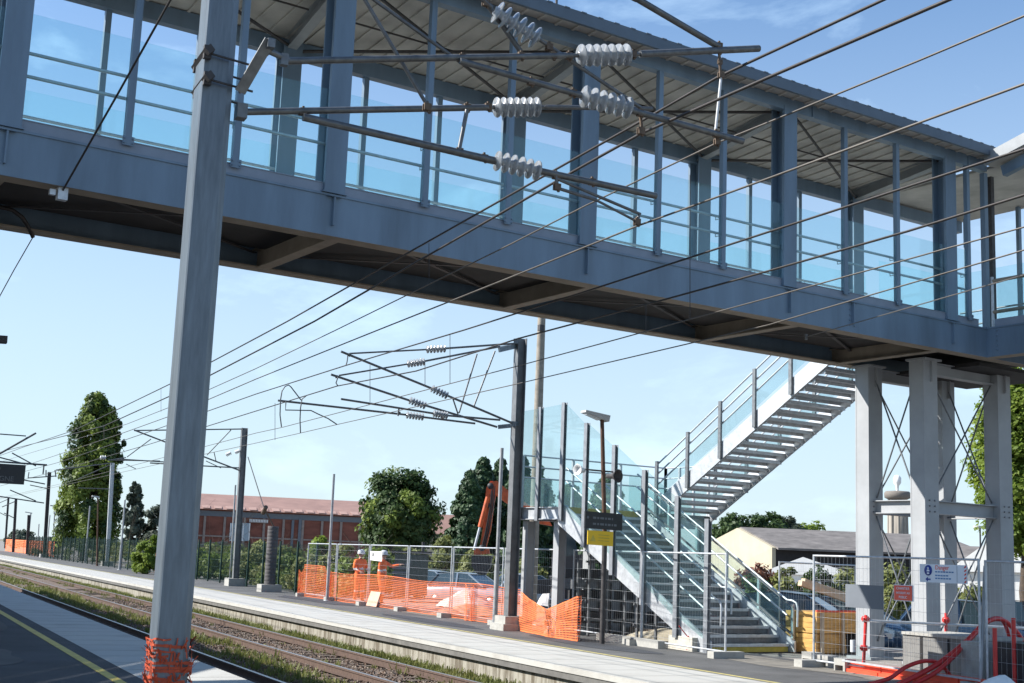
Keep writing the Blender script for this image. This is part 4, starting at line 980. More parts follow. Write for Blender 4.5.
b = netting([at_z(519, 631), at_z(548, 637.5), at_z(578, 642), at_z(580, 639)], lambda s: .03, lambda s: (.92-.32*s/.45 if s < .45 else .60+.36*min(1, (s-.45)/.3)), 8, cell=.06, sw=.010, amp=.06)
tag(b.build('safety_net', M['net'], recalc=False), 'sagging orange safety netting round the landing columns right of the mast', 'safety net')
m = MB()
for k, (v, s) in enumerate(((48.9, 1.15), (45.0, 1.0), (33.4, .9))):
    pass
for k, (v, lab) in enumerate(((48.9, 'bunched fold of orange netting at the hedge end of the long netting'), (45.4, 'bunched fold of orange netting beside the slim grey pole'), (33.2, 'bunched fold of orange netting in front of the rubble heap'))):
    c = UV(15.03, v, 0); r = random.Random(k); pth = [c+NU*r.uniform(-.10, .10)+TV*(-.28+.045*i)+TV*r.uniform(-.06, .06) for i in range(13)]
    b = netting(pth, lambda s: .02, lambda s: .92+.08*math.sin(s*40), 60+k, amp=.03); tag(b.build('net_bunch', M['net'], recalc=False), lab, 'safety net')
# far orange nets
b = netting([at_z(5, 551), at_z(54, 557.5)], lambda s: .1, lambda s: 1.5, 13, cell=.14, sw=.035); tag(b.build('safety_net', M['net'], recalc=False), 'far orange netting closing the end of the opposite platform', 'safety net')
c = at_z(154.5, 572); b = netting([c, at_z(163, 573)], lambda s: .05, lambda s: 1.5, 14, cell=.1, sw=.025); tag(b.build('safety_net', M['net'], recalc=False), 'narrow piece of orange netting on the green fence left of the near mast', 'safety net')
# torn net round the near mast's foot
b = MB(); r = random.Random(21)
def ring(th, rad):
    k = max(abs(math.cos(th)), abs(math.sin(th))); q = rad-.055
    return UV(U1M+q*math.cos(th)/k**.85, V1+q*math.sin(th)/k**.85)
for k in range(30):
    z = .20+k*.033+r.uniform(-.012, .012); w = r.uniform(.005, .012); tight = k in (23, 24, 25)
    if tight: w = .011
    a0 = r.uniform(0, 6.28); span = 6.3 if tight else r.uniform(3.5, 6.0); n = 64; prev = None
    for i in range(n+1):
        th = a0+span*i/n; rad = .178 if tight else .180+.012*noise.noise((th*1.5, k*.9, 6)); rad += .005*noise.noise((th*4, k*.7, 2))+.03*max(0, noise.noise((th*2.5, k*2.3, 8)))
        p = ring(th, rad)+Z*(z+(.006 if tight else .018)*noise.noise((th*1.9, k*1.3, 4)))
        if prev is not None:
            w2 = w*(.6+.8*abs(noise.noise((th*5, k*3.1, 1)))); b.add([prev-Z*w2, p-Z*w2, p+Z*w2, prev+Z*w2], [(0, 1, 2, 3)])
        prev = p
for k in range(420):
    th = r.uniform(0, 6.28); z = r.uniform(.22, 1.12); rr = r.uniform(.178, .186); p = ring(th, rr)+Z*z
    q = ring(th+r.uniform(-.12, .12), rr+r.choice((0, 0, 0, 0, 0, .03, .05)))+Z*(z+r.uniform(.03, .08)); w = r.uniform(.004, .009)
    s = Vector((-math.sin(th), math.cos(th), 0))*w; b.add([p-s, p+s, q+s, q-s], [(0, 1, 2, 3)])
tag(b.build('torn_net', M['net_dark'], recalc=False), 'torn deep orange netting wrapped round the foot of the near mast', 'safety net')

# ---- green mesh fence behind the opposite platform
gf = thing('green_fence', 'long dark green mesh fence with posts along the back of the opposite platform', 'fence', UV(16.2, 60, 0))
mp_ = MB(); W, HF = 2.5, 1.95
for k in range(50): mp_.beam((k*W/50, 0, .05), (k*W/50, 0, HF), .005, .004, Vector((0, 1, 0)))
for z in (.1, .4, .75, 1.1, 1.45, 1.8): mp_.beam((0, .008, z), (W, .008, z), .006, .008)
me_panel = mp_.mesh('mesh_panel', M['green_fence'])
mq = MB(); mq.rect(-.035, .035, -.035, .035, 0, 2.05); mq.rect(-.04, .04, -.04, .04, 2.05, 2.06); me_post = mq.mesh('post', M['green_fence'])
for k in range(40):
    v = 49+k*W; u = 15.65+.0*k
    o = bpy.data.objects.new('post', me_post); COL.objects.link(o); o.parent = gf; o.location = UV(u, v, 0)-ORG[gf.name]; o.rotation_euler.z = -TA
    o = bpy.data.objects.new('mesh_panel', me_panel); COL.objects.link(o); o.parent = gf; o.location = UV(u+.045, v, 0)-ORG[gf.name]; o.rotation_euler.z = math.pi/2-TA

# ------------------------------------------------------------------ workers
def person(loc, face, label, pose, hide_band=True):
    fx = Vector((math.cos(face), math.sin(face), 0)); rx = Vector((fx.y, -fx.x, 0))     # forward, right
    J = {}; E = []; RD = {}
    def j(n, f, r_, z, rad): J[n] = Vector(loc)+fx*f+rx*r_+Z*z; RD[n] = rad
    j('pelvis', 0, 0, .97, .15); j('waist', .0, 0, 1.12, .145); j('chest', .01, 0, 1.33, .165); j('neck', .01, 0, 1.50, .062); j('jaw', .035, 0, 1.58, .075); j('head', .02, 0, 1.67, .098)
    j('nose', .122, 0, 1.635, .016)
    E += [('pelvis', 'waist'), ('waist', 'chest'), ('chest', 'neck'), ('neck', 'jaw'), ('jaw', 'head'), ('head', 'nose')]
    for s, k in ((-1, 'l'), (1, 'r')):
        st = pose.get('step'+k, 0)
        j('hip'+k, 0, s*.10, .90, .115); j('knee'+k, st*.5+.03, s*.115, .50, .078); j('ankle'+k, st, s*.12, .10, .06); j('toe'+k, st+.17, s*.13, .045, .045)
        E += [('pelvis', 'hip'+k), ('hip'+k, 'knee'+k), ('knee'+k, 'ankle'+k), ('ankle'+k, 'toe'+k)]
        sh = pose[k]
        j('shoulder'+k, 0, s*.20, 1.43, .072); j('elbow'+k, *sh[0], .055); j('wrist'+k, *sh[1], .04)
        E += [('chest', 'shoulder'+k), ('shoulder'+k, 'elbow'+k), ('elbow'+k, 'wrist'+k)]
        w, e = J['wrist'+k], J['elbow'+k]; d = (w-e).normalized(); a = d.cross(fx).normalized() if abs(d.dot(fx)) < .9 else d.cross(Z).normalized()
        b_ = d.cross(a)
        J['palm'+k] = w+d*.075; RD['palm'+k] = .038; E.append(('wrist'+k, 'palm'+k))
        for i in range(4):
            o = (i-1.5)*.02; ln = (.070, .082, .076, .06)[i]
            J[f'f{i}a'+k] = w+d*.115+a*o; RD[f'f{i}a'+k] = .010; J[f'f{i}b'+k] = w+d*(.115+ln*.6)+a*o+b_*.014; RD[f'f{i}b'+k] = .009
            J[f'f{i}c'+k] = w+d*(.115+ln*.85)+a*o+b_*.04; RD[f'f{i}c'+k] = .008
            E += [('palm'+k, f'f{i}a'+k), (f'f{i}a'+k, f'f{i}b'+k), (f'f{i}b'+k, f'f{i}c'+k)]
        J['ta'+k] = w+d*.06+a*.05; RD['ta'+k] = .012; J['tb'+k] = w+d*.10+a*.068+b_*.012; RD['tb'+k] = .010
        E += [('palm'+k, 'ta'+k), ('ta'+k, 'tb'+k)]
    names = list(J); idx = {n: i for i, n in enumerate(names)}
    me = bpy.data.meshes.new('skeleton'); me.from_pydata([J[n]-Vector(loc) for n in names], [(idx[a], idx[c]) for a, c in E], [])
    o = bpy.data.objects.new('person', me); COL.objects.link(o); o.location = loc
    md = o.modifiers.new('skin', 'SKIN'); md.use_smooth_shade = True
    for i, n in enumerate(names):
        sv = me.skin_vertices[0].data[i]; sv.radius = (RD[n], RD[n]); sv.use_root = (n == 'pelvis')
    sb = o.modifiers.new('sub', 'SUBSURF'); sb.levels = 2; sb.render_levels = 2
    dg = bpy.context.evaluated_depsgraph_get(); dg.update()
    new = bpy.data.meshes.new_from_object(o.evaluated_get(dg)); o.modifiers.clear(); o.data = new; new.name = 'person'
    new.materials.clear()
    for k in ('hivis', 'skin', 'boot', 'reflect'): new.materials.append(M[k])
    hands = [J['wristl']-Vector(loc), J['wristr']-Vector(loc)]; elb = [J['elbowl']-Vector(loc), J['elbowr']-Vector(loc)]
    for p in new.polygons:
        c = p.center; mi = 0
        if c.z > 1.52: mi = 1
        elif c.z < .13: mi = 2
        else:
            for w, e in zip(hands, elb):
                d = (w-e).normalized()
                if (c-w).dot(d) > -.01 and (c-w).length < .24 and (c-w).dot(d) > 0: mi = 1
            if mi == 0 and (abs(c.z-.42) < .03 or abs(c.z-1.16) < .03): mi = 3
        p.material_index = mi; p.use_smooth = True
    tag(o, label, 'person'); ORG[o.name] = Vector(loc)
    hc = Vector(loc)+fx*.025+Z*1.70
    m = MB(); prof = [(.135, -.02), (.128, .0), (.125, .05), (.105, .095), (.06, .125), (0, .135)]
    m.lathe(hc, Z, prof, 18); m.prism([hc+fx*.10-rx*.09-Z*.02, hc+fx*.20-rx*.05-Z*.03, hc+fx*.20+rx*.05-Z*.03, hc+fx*.10+rx*.09-Z*.02], Z*.012)
    m.build('helmet', M['porcelain'], o)
    m = MB()
    for s in (-1, 1):
        m.lathe(Vector(loc)+fx*.105+rx*s*.034+Z*1.665, fx, [(0, 0), (.012, .0), (.008, .01), (0, .012)], 8)
    m.box(Vector(loc)+fx*.108+Z*1.585, (.012, .05, .010), (fx, rx, Z)); m.build('face', M['ink'], o)
    m = MB()
    for s in (-1, 1): m.lathe(Vector(loc)+fx*.02+rx*s*.098+Z*1.65, rx*s, [(0, 0), (.03, .0), (.026, .015), (0, .018)], 10)
    m.build('ears', M['skin'], o)
    return o
w1 = UV(15.75, 44.0, 0); w2 = UV(15.95, 43.2, 0)
wl = at_z(358, 603.5); wr = at_z(380.5, 606)
def far_face(to): return math.atan2(to.y, to.x)
person(wl, far_face(NU*.3-TV*1.0), 'worker in orange overalls and white helmet standing left, turned to the right', {'l': ((.02, -.27, 1.17), (.22, -.20, 1.10)), 'r': ((.02, .26, 1.16), (.24, .17, 1.07)), 'stepl': .06, 'stepr': -.05})
person(wr, far_face(NU*.7-TV*.75), 'worker in orange overalls standing right with an arm stretched out behind the white notice', {'l': ((.16, -.36, 1.30), (.40, -.42, 1.36)), 'r': ((.03, .27, 1.18), (.20, .22, 1.02)), 'stepl': -.06, 'stepr': .08})
# white notice on the fence and a board leaning below
o0 = at_u(370.5, 560, 15.08); o1 = at_u(382, 561.5, 15.08); o2 = at_u(382, 551.5, 15.08)
m = MB(); m.prism([o0, o1, Vector((o1.x, o1.y, o2.z)), Vector((o0.x, o0.y, o2.z))], -NU*.015); wn = tag(m.build('notice', M['white']), 'white notice hung on the fence top before the right worker', 'sign')
dd = (o1-o0); m = MB(); m.prism([o0+dd*.18+Z*.12-NU*.016, o0+dd*.30+Z*.12-NU*.016, o0+dd*.30+Z*.24-NU*.016, o0+dd*.18+Z*.24-NU*.016], -NU*.003); m.build('marking', M['ink'], wn)
a = at_u(366, 604, 15.0); c = at_u(376, 606.5, 15.0); m = MB(); H_ = .5
m.prism([Vector((a.x, a.y, .02)), Vector((c.x, c.y, .02)), Vector((c.x, c.y, H_))+(c-a)*.2+NU*.06, Vector((a.x, a.y, H_))+(c-a)*.25+NU*.06], NU*.02); tag(m.build('board', mat('pinkish_board', (.72, .42, .30), .7)), 'pale pinkish board leaning on the netting below the workers', 'board')

# ------------------------------------------------------------------ excavator
ed = 45.0
def PE(x, y, d=0.0): return at_d(x, y, ed+d)
ex = thing('excavator', 'orange excavator with raised folded arm behind the site fence', 'excavator', at_d(540, 600, ed)-Z*at_d(540, 600, ed).z)
vd = Vector((ray(540, 560).x, ray(540, 560).y, 0)).normalized(); sdv = Vector((vd.y, -vd.x, 0))
m = MB()
def plate(mb, pts, th): mb.prism([PE(*p)-vd*th/2 for p in pts], vd*th)
plate(m, [(485, 502), (486.5, 488), (490.5, 481), (495.5, 482), (497, 491), (494, 505), (491, 530), (485.5, 551), (479.5, 551), (483.5, 525)], .30); m.build('dipper_arm', M['digger'], ex)
m = MB()
for dx in (0, 1.6, 3.0): m.tube([PE(495-dx, 486, -.2), PE(493.5-dx, 505, -.22), PE(489-dx, 530, -.2), PE(484.5-dx, 549, -.18)], .022, 5)
m.build('hydraulic_hoses', M['black'], ex)
m = MB()
for x, y in ((490.5, 486), (487, 505), (482, 548)): m.lathe(PE(x, y, -.25), -vd, [(0, 0), (.11, 0), (.10, .05), (0, .06)], 12)
m.build('pivot_pins', M['digger_dark'], ex)
m = MB(); plate(m, [(490, 483), (497, 481), (512, 494), (548, 518), (552, 526), (540, 524), (506, 503), (494, 494)], .42); m.build('boom', M['digger'], ex)
m = MB(); m.tube([PE(488, 497, -.35), PE(480, 527, -.35)], .08, 8); m.build('ram_barrel', M['digger'], ex)
m = MB(); m.tube([PE(480, 527, -.35), PE(474, 550, -.35)], .045, 8); m.build('ram_rod', M['galv'], ex)
m = MB(); plate(m, [(474, 548), (489, 548), (490, 554), (474, 555)], .3); m.build('linkage', M['digger'], ex)
m = MB(); plate(m, [(472, 556), (492, 556), (491, 566), (486, 575), (478, 574), (472, 566)], .9); m.build('bucket', M['digger_dark'], ex)
m = MB(); plate(m, [(552, 558), (584, 554), (586, 573), (552, 575)], 1.8); m.build('house', M['digger_dark'], ex)
m = MB(); plate(m, [(556, 557), (557, 530), (572, 528), (578, 555)], 1.0); m.build('cab', M['car_glass'], ex)
m = MB(); plate(m, [(555, 530), (556, 527), (574, 525), (574, 528)], 1.1); m.build('cab_roof', M['digger'], ex)
for s in (-1, 1):
    m = MB(); c = [PE(x, y, s*.95) for x, y in ((530, 586), (533, 580), (588, 577), (592, 583), (590, 591), (535, 594))]; m.prism([q-vd*.25 for q in c], vd*.5); m.build('track', M['digger_dark'], ex)
m = MB(); m.tube([PE(564, 575), PE(564, 582)], .5, 12); m.build('slew_ring', M['digger_dark'], ex)
# dark machine / container behind the right worker
c = at_d(411, 575, 50); ux = Vector((ray(421, 560).y, -ray(421, 560).x, 0)).normalized(); fw_ = Vector((ux.y*-1, ux.x, 0))
ct = thing('generator', 'dark green site generator standing right of the workers', 'generator', Vector((c.x, c.y, 0)))
m = MB(); cc = Vector((c.x, c.y, 0)); m.box(cc+Z*.98, (1.25, 1.3, 1.5), (ux, fw_, Z)); m.build('body', mat('dark_machine_paint', (.055, .075, .065), .5), ct)
m = MB(); m.box(cc+Z*1.8, (1.5, 1.4, .1), (ux, fw_, Z)); m.tube([cc+ux*.4+Z*1.8, cc+ux*.4+Z*2.2], .06, 8); m.build('lid', M['digger_dark'], ct)
m = MB()
for k in range(6): m.box(cc-fw_*.66+Z*(.6+k*.15)-ux*.4, (.6, .02, .06), (ux, fw_, Z))
m.build('louvres', M['sign_grey'], ct)
# rubble heap with white sheet
def heap(c, rx_, ry_, h, mtl, seed, label, name='rubble_heap'):
    b = MB(); n, k = 22, 7
    vs = [c+Z*h*1.0]
    for i in range(1, k+1):
        t = i/k
        for j in range(n):
            a = 2*math.pi*j/n; rr = t*(1+.18*noise.noise((math.cos(a)*2, math.sin(a)*2, seed)))
            z = h*(1-t**1.6)+.14*h*noise.noise((math.cos(a)*t*3, math.sin(a)*t*3, seed+3))
            vs.append(c+ux*rx_*rr*math.cos(a)+fw_*ry_*rr*math.sin(a)+Z*max(0, z))
    fs = [(0, 1+j, 1+(j+1) % n) for j in range(n)]+[(1+(i-1)*n+j, 1+i*n+j, 1+i*n+(j+1) % n, 1+(i-1)*n+(j+1) % n) for i in range(1, k) for j in range(n)]
    b.add(vs, fs); return tag(b.build(name, mtl), label, 'heap')
c = at_z(466, 607); heap(c, 1.05, 1.0, .58, M['sheet_grey'], 2, 'crumpled white sheeting heaped behind the netting left of the mast', 'white_sheeting')
c = at_z(470, 615); heap(c, 1.2, .6, .32, M['rubble'], 5, 'low pinkish rubble heap behind the long netting')
c = at_z(549, 606); heap(c, .5, .5, .7, M['sheet_grey'], 9, 'white sack of rubble between the landing columns', 'rubble_sack')
c = at_z(668, 640); heap(c, 1.2, .5, .25, mat('pale_spoil', (.45, .40, .30), .95), 15, 'low pale spoil heap at the foot of the lower stair stringer')
# timber sleepers / kerbs lying under the stairs
for k, (a, c, lab) in enumerate((((600, 640), (662, 649), 'pale plank lying on the ground under the lower stair flight'), ((632, 633), (690, 643), 'second pale plank lying further under the lower stair flight'))):
    m = MB(); m.beam(at_z(*a)+Z*.08, at_z(*c)+Z*.08, .2, .16); tag(m.build('plank', M['wood_pale' if k else 'concrete2']), lab, 'plank')
m = MB(); c = at_z(686, 650); m.box(c+Z*.14, (.9, .3, .28), (TV, NU, Z)); tag(m.build('kerb_stone', mat('pale_kerb', (.50, .47, .40), .85)), 'pale kerb stone beside the stair foot', 'kerb stone')
m = MB(); c = at_z(691, 651); m.tube([c+Z*.02-NU*.1, c+Z*.30+NU*.06], .018, 5); m.tube([c+Z*.02+NU*.1, c+Z*.30-NU*.08], .018, 5); m.tube([c+Z*.3-NU*.1, c+Z*.5-NU*.3], .012, 5); tag(m.build('tape', M['red']), 'knotted red tape hanging by the stair foot', 'tape')

# ------------------------------------------------------------------ building site under the tower
# formwork
fwk = thing('formwork', 'yellow timber formwork box with dark opening right of the stair foot', 'formwork', (22.1, 20.0, 0))
x0, x1, yF = 21.25, 23.15, 19.75
m = MB()
for k in range(4): m.rect(x0+.002*k, x1-.003*k, yF+.004*(k % 2), yF+.9, .42+k*.11, .42+k*.11+.105)
m.build('upper_panel', M['wood'], fwk)
m = MB()
for k in range(4): m.rect(x0, x0+.95-.01*k, yF+.03+.005*(k % 2), yF+.9, .1*k+.005, .1*k+.1)
m.build('lower_panel', M['wood'], fwk)
m = MB()
for x in (x0+.10, x0+.75, x0+1.5): m.rect(x, x+.07, yF-.045, yF-.003, .0 if x < x0+.9 else .42, .85)
m.build('batten', M['wood_pale'], fwk)
m = MB(); m.rect(x0+.951, x1, yF+.25, yF+.9, 0, .415); m.build('opening', M['interior'], fwk)
m = MB(); m.rect(x0, x1, yF-.01, yF+.03, .861, .90); m.build('capping', M['red_orange'], fwk)
m = MB(); m.beam(at_Y(800, 583, 21.3), at_Y(850, 601, 21.3), .12, .12); m.beam(at_Y(803, 581, 21.5), at_Y(852, 598, 21.5), .12, .12); tag(m.build('loose_planks', M['wood_pale']), 'two pale planks sloping above the formwork', 'planks')
# concrete chamber and lighter block
ch = thing('concrete_chamber', 'grey precast concrete chamber with seams behind the red hoses', 'concrete chamber', at_z(935, 676))
ca, cb = at_z(903, 672), at_z(977, 681); d_ = (cb-ca).normalized(); n_ = Vector((-d_.y, d_.x, 0)); 
if n_.dot(vd) < 0: n_ = -n_
hC = at_Y(903, 634, ca.y).z
m = MB(); m.prism([ca, cb, cb+n_*1.2, ca+n_*1.2], Z*hC); m.build('walls', mat('dark_precast', (.19, .185, .175), .85, var=.2, scale=3), ch)
m = MB(); m.prism([ca-n_*.03+Z*hC, cb-n_*.03+Z*hC, cb+n_*1.23+Z*hC, ca+n_*1.23+Z*hC], Z*.05); m.build('cover', M['concrete2'], ch)
for t in (.25, .62):
    m = MB(); m.prism([ca+d_*(cb-ca).length*t-n_*.012, ca+d_*((cb-ca).length*t+.05)-n_*.012, ca+d_*((cb-ca).length*t+.05)-n_*.001, ca+d_*(cb-ca).length*t-n_*.001], Z*(hC-.02)); m.build('seam', M['interior'], ch)
c = at_z(978, 684); m = MB(); m.box(c+Z*.34, (.42, .3, .68), (d_, n_, Z)); tag(m.build('concrete_block', M['concrete2']), 'tall pale concrete block beside the thick grey tube', 'concrete block')
c = at_z(1012, 690); m = MB(); m.prism([c-d_*.35-n_*-.1, c+d_*.8, c+d_*.8+n_*1.2, c-d_*.35+n_*1.2], Z*.72); tag(m.build('black_tank', M['black']), 'black tank behind the red posts at the right border', 'tank')
c = at_z(1000, 700); heap(c, .5, .5, .35, M['white'], 33, 'white sheet crumpled on the ground at the right border', 'white_sheeting')
# low red barrier
rb = thing('red_barrier', 'low red-orange plastic barrier lying along the platform before the chamber', 'barrier', at_z(915, 683))
ra, rb_ = at_z(852, 671.5), at_z(990, 692); dr = (rb_-ra).normalized(); nr = Vector((-dr.y, dr.x, 0)); L = (rb_-ra).length
m = MB(); k = 0; x = 0
while x < L-.1:
    w = min(.92, L-x); p = ra+dr*x
    for z0, z1, t in ((0, .06, .18), (.06, .17, .11)):
        m.prism([p-nr*t, p+dr*w*.98-nr*t, p+dr*w*.98+nr*t, p+nr*t] , Z*(z1-z0)) if z0 == 0 else m.prism([p-nr*t+Z*.061, p+dr*w*.98-nr*t+Z*.061, p+dr*w*.98+nr*t+Z*.061, p+nr*t+Z*.061], Z*.11)
    x += .93
m.build('rail', M['red_orange'], rb)
m = MB(); m.beam(ra-nr*.2+Z*.19, rb_-nr*.2+Z*.17, .035, .03); m.build('bar', M['galv'], rb)
# scaffold rails with red posts
sc_ = thing('scaffold_rail', 'red and grey scaffold guard rail around the chamber', 'guard rail', at_z(865, 668))
A0 = at_z(865, 668); B0 = A0+(at_Y(1040, 640, A0.y-1.2)-A0); B0.z = 0
def PS(x, y):
    n2 = Vector((-(B0-A0).y, (B0-A0).x, 0)); d = ray(x, y); t = (A0-EYE).dot(n2)/d.dot(n2); return EYE+d*t
m = MB(); m.tube([PS(863.5, 667), PS(866, 615)], .03, 8); m.tube([PS(946, 650), PS(946, 613)], .03, 8); m.build('post', M['red'], sc_)
m = MB(); m.tube([PS(866, 620.5), PS(1040, 629)], .024, 8); m.tube([PS(864, 647.5), PS(1040, 661)], .024, 8); m.build('tube', M['galv'], sc_)
m = MB()
for p in (PS(865.5, 619), PS(864, 648), PS(946, 620)): m.lathe(p-Z*.05, Z, [(0, 0), (.06, 0), (.07, .05), (.06, .1), (0, .1)], 8); m.box(p, (.18, .05, .05))
m.build('coupler', M['red'], sc_)
m = MB(); m.tube([PS(853, 652), PS(853, 640)], .05, 8); m.build('cap', M['porcelain'], sc_)
# red posts at the right
for k, (x, y0, y1, lab) in enumerate(((996, 692, 628, 'thin red post left of the other at the right border'), (1015, 690, 618, 'red post at the right border behind the hose arch'))):
    p = at_z(x, y0); m = MB(); m.tube([p, Vector((p.x, p.y, at_Y(x, y1, p.y).z))], .035, 8); m.lathe(p, Z, [(0, 0), (.12, 0), (.12, .02), (0, .02)], 10); tag(m.build('red_post', M['red']), lab, 'post')
# red corrugated hoses
hd = at_z(960, 683).y
def hose(pts, r, label):
    P_ = [at_Y(x, y, hd+dy) for x, y, dy in pts]; q = []
    for i in range(len(P_)-1):
        a, b_, c, d = P_[max(0, i-1)], P_[i], P_[i+1], P_[min(len(P_)-1, i+2)]
        for s in range(10):
            t = s/10; q.append(.5*((2*b_)+(c-a)*t+(2*a-5*b_+4*c-d)*t*t+(3*b_-a-3*c+d)*t**3))
    q.append(P_[-1]); qq = []; rr = []
    for i in range(len(q)-1):
        n = max(2, int((q[i+1]-q[i]).length/.012))
        for s in range(n): qq.append(q[i].lerp(q[i+1], s/n)); rr.append(r*(1 if len(qq) % 2 else .86))
    m = MB(); m.tube(qq, rr, 8); return tag(m.build('red_hose', M['red']), label, 'hose')
hose([(896, 686, -.3), (922, 673, -.2), (945, 659, 0), (968, 640, .1), (985, 623, .2), (1000, 619, .3), (1014, 629, .3), (1026, 645, .3), (1040, 664, .3)], .045, 'thick red corrugated hose arching from the barrier over the grey tube')
hose([(870, 684, -.2), (890, 678, -.1), (906, 667, 0), (925, 661, 0), (940, 664, .05), (952, 678, .05)], .035, 'red corrugated hose in a low loop before the chamber')
hose([(900, 690, -.35), (930, 676, -.25), (950, 660, -.1), (972, 637, .15), (988, 621, .4), (1002, 620, .5), (1010, 640, .5), (1013, 668, .5), (1013, 690, .5)], .038, 'red corrugated hose running beside the thick one and dropping at the red post')
# signs on the fence panel
def on_panel(x, y):
    n2 = Vector((-dR.y, dR.x, 0)); d = ray(x, y); t = (pR-EYE).dot(n2)/d.dot(n2); return EYE+d*t
nP = dR.cross(Z)
if nP.dot(EYE-pR) < 0: nP = -nP
def panel_sign(name, x0, y0, x1, y1, x2, m_, label, th=.02):
    bl, br, tl_ = on_panel(x0, y1), on_panel(x1, y1), on_panel(x0, y0)
    w = (br-bl).dot(dR); h = tl_.z-bl.z; o = bl+nP*.04
    b = MB(); b.prism([o, o+dR*w, o+dR*w+Z*h, o+Z*h], nP*th); s = b.build(name, m_); tag(s, label, 'sign')
    return s, o+nP*(th+.002), w, h
panel_sign('sign_back', 848, 584, 885, 607, 0, M['sign_grey'], 'blank grey sign hung before the left support column')
s, o, w, h = panel_sign('warning_sign', 896.5, 584.5, 915.5, 600.5, 0, M['sign_white'], 'small red-orange sign with white lettering in the middle of the panel')
b = MB(); b.prism([o+dR*.012+Z*.012, o+dR*(w-.012)+Z*.012, o+dR*(w-.012)+Z*(h-.012), o+dR*.012+Z*(h-.012)], nP*.003); fld = b.build('field', M['sign_red'], s)
for k, (tx, sz) in enumerate((('CHANTIER', .062), ('INTERDIT AU', .052), ('PUBLIC', .06))): text(tx, sz, M['sign_white'], s, o+dR*w*.5+Z*(h*(.70-.27*k))+nP*.005, dR, Z, align='CENTER')
s, o, w, h = panel_sign('information_sign', 922.5, 564, 969.5, 582, 0, M['sign_white'], 'wide pale sign with a blue disc, red heading and striped edge at the right')
b = MB(); c = o+dR*w*.19+Z*h*.66; rr = h*.29
b.lathe(c, nP, [(0, 0), (rr, 0), (rr, .003), (0, .003)], 24); b.build('blue_disc', M['sign_blue'], s)
b = MB(); b.lathe(c+Z*rr*.42+nP*.003, nP, [(0, 0), (rr*.22, 0), (rr*.22, .002), (0, .002)], 12)
b.prism([c-dR*rr*.45-Z*rr*.2+nP*.003, c+dR*rr*.45-Z*rr*.2+nP*.003, c+dR*rr*.25+Z*rr*.15+nP*.003, c-dR*rr*.25+Z*rr*.15+nP*.003], nP*.002)
b.prism([c-dR*rr*.3-Z*rr*.7+nP*.003, c+dR*rr*.3-Z*rr*.7+nP*.003, c+dR*rr*.3-Z*rr*.4+nP*.003, c-dR*rr*.3-Z*rr*.4+nP*.003], nP*.002); b.build('pictogram', M['sign_white'], s)
b = MB(); c2 = o+dR*w*.19+Z*h*.17
b.prism([c2-dR*.06, c2-dR*.01-Z*.04, c2-dR*.01-Z*.012, c2+dR*.05-Z*.012, c2+dR*.05+Z*.012, c2-dR*.01+Z*.012, c2-dR*.01+Z*.04], nP*.002); b.build('arrow', M['sign_blue'], s)
text('Danger', .10, M['sign_red'], s, o+dR*w*.34+Z*h*.72, dR, Z)
b = MB()
for z, x0, x1, mk in ((.56, .34, .74, 0), (.36, .34, .60, 0), (.20, .34, .64, 0)):
    x = x0
    while x < x1: b.prism([o+dR*w*x+Z*h*z, o+dR*w*(x+.045)+Z*h*z, o+dR*w*(x+.045)+Z*h*(z+.07), o+dR*w*x+Z*h*(z+.07)], nP*.002); x += .058
b.build('text_lines', mat('dim_blue_ink', (.10, .22, .42), .6), s)
b = MB()
for k in range(5): b.prism([o+dR*w*.955+Z*h*(.2*k+.02), o+dR*w*.995+Z*h*(.2*k+.10), o+dR*w*.995+Z*h*min(1, .2*k+.19), o+dR*w*.955+Z*h*(.2*k+.11)], nP*.002)
b.build('stripes', M['red'], s)
b = MB(); b.prism([o+dR*w*.80+Z*.01, o+dR*w*.806+Z*.01, o+dR*w*.806+Z*(h-.01), o+dR*w*.80+Z*(h-.01)], nP*.001); b.build('seam', M['sign_grey'], s)
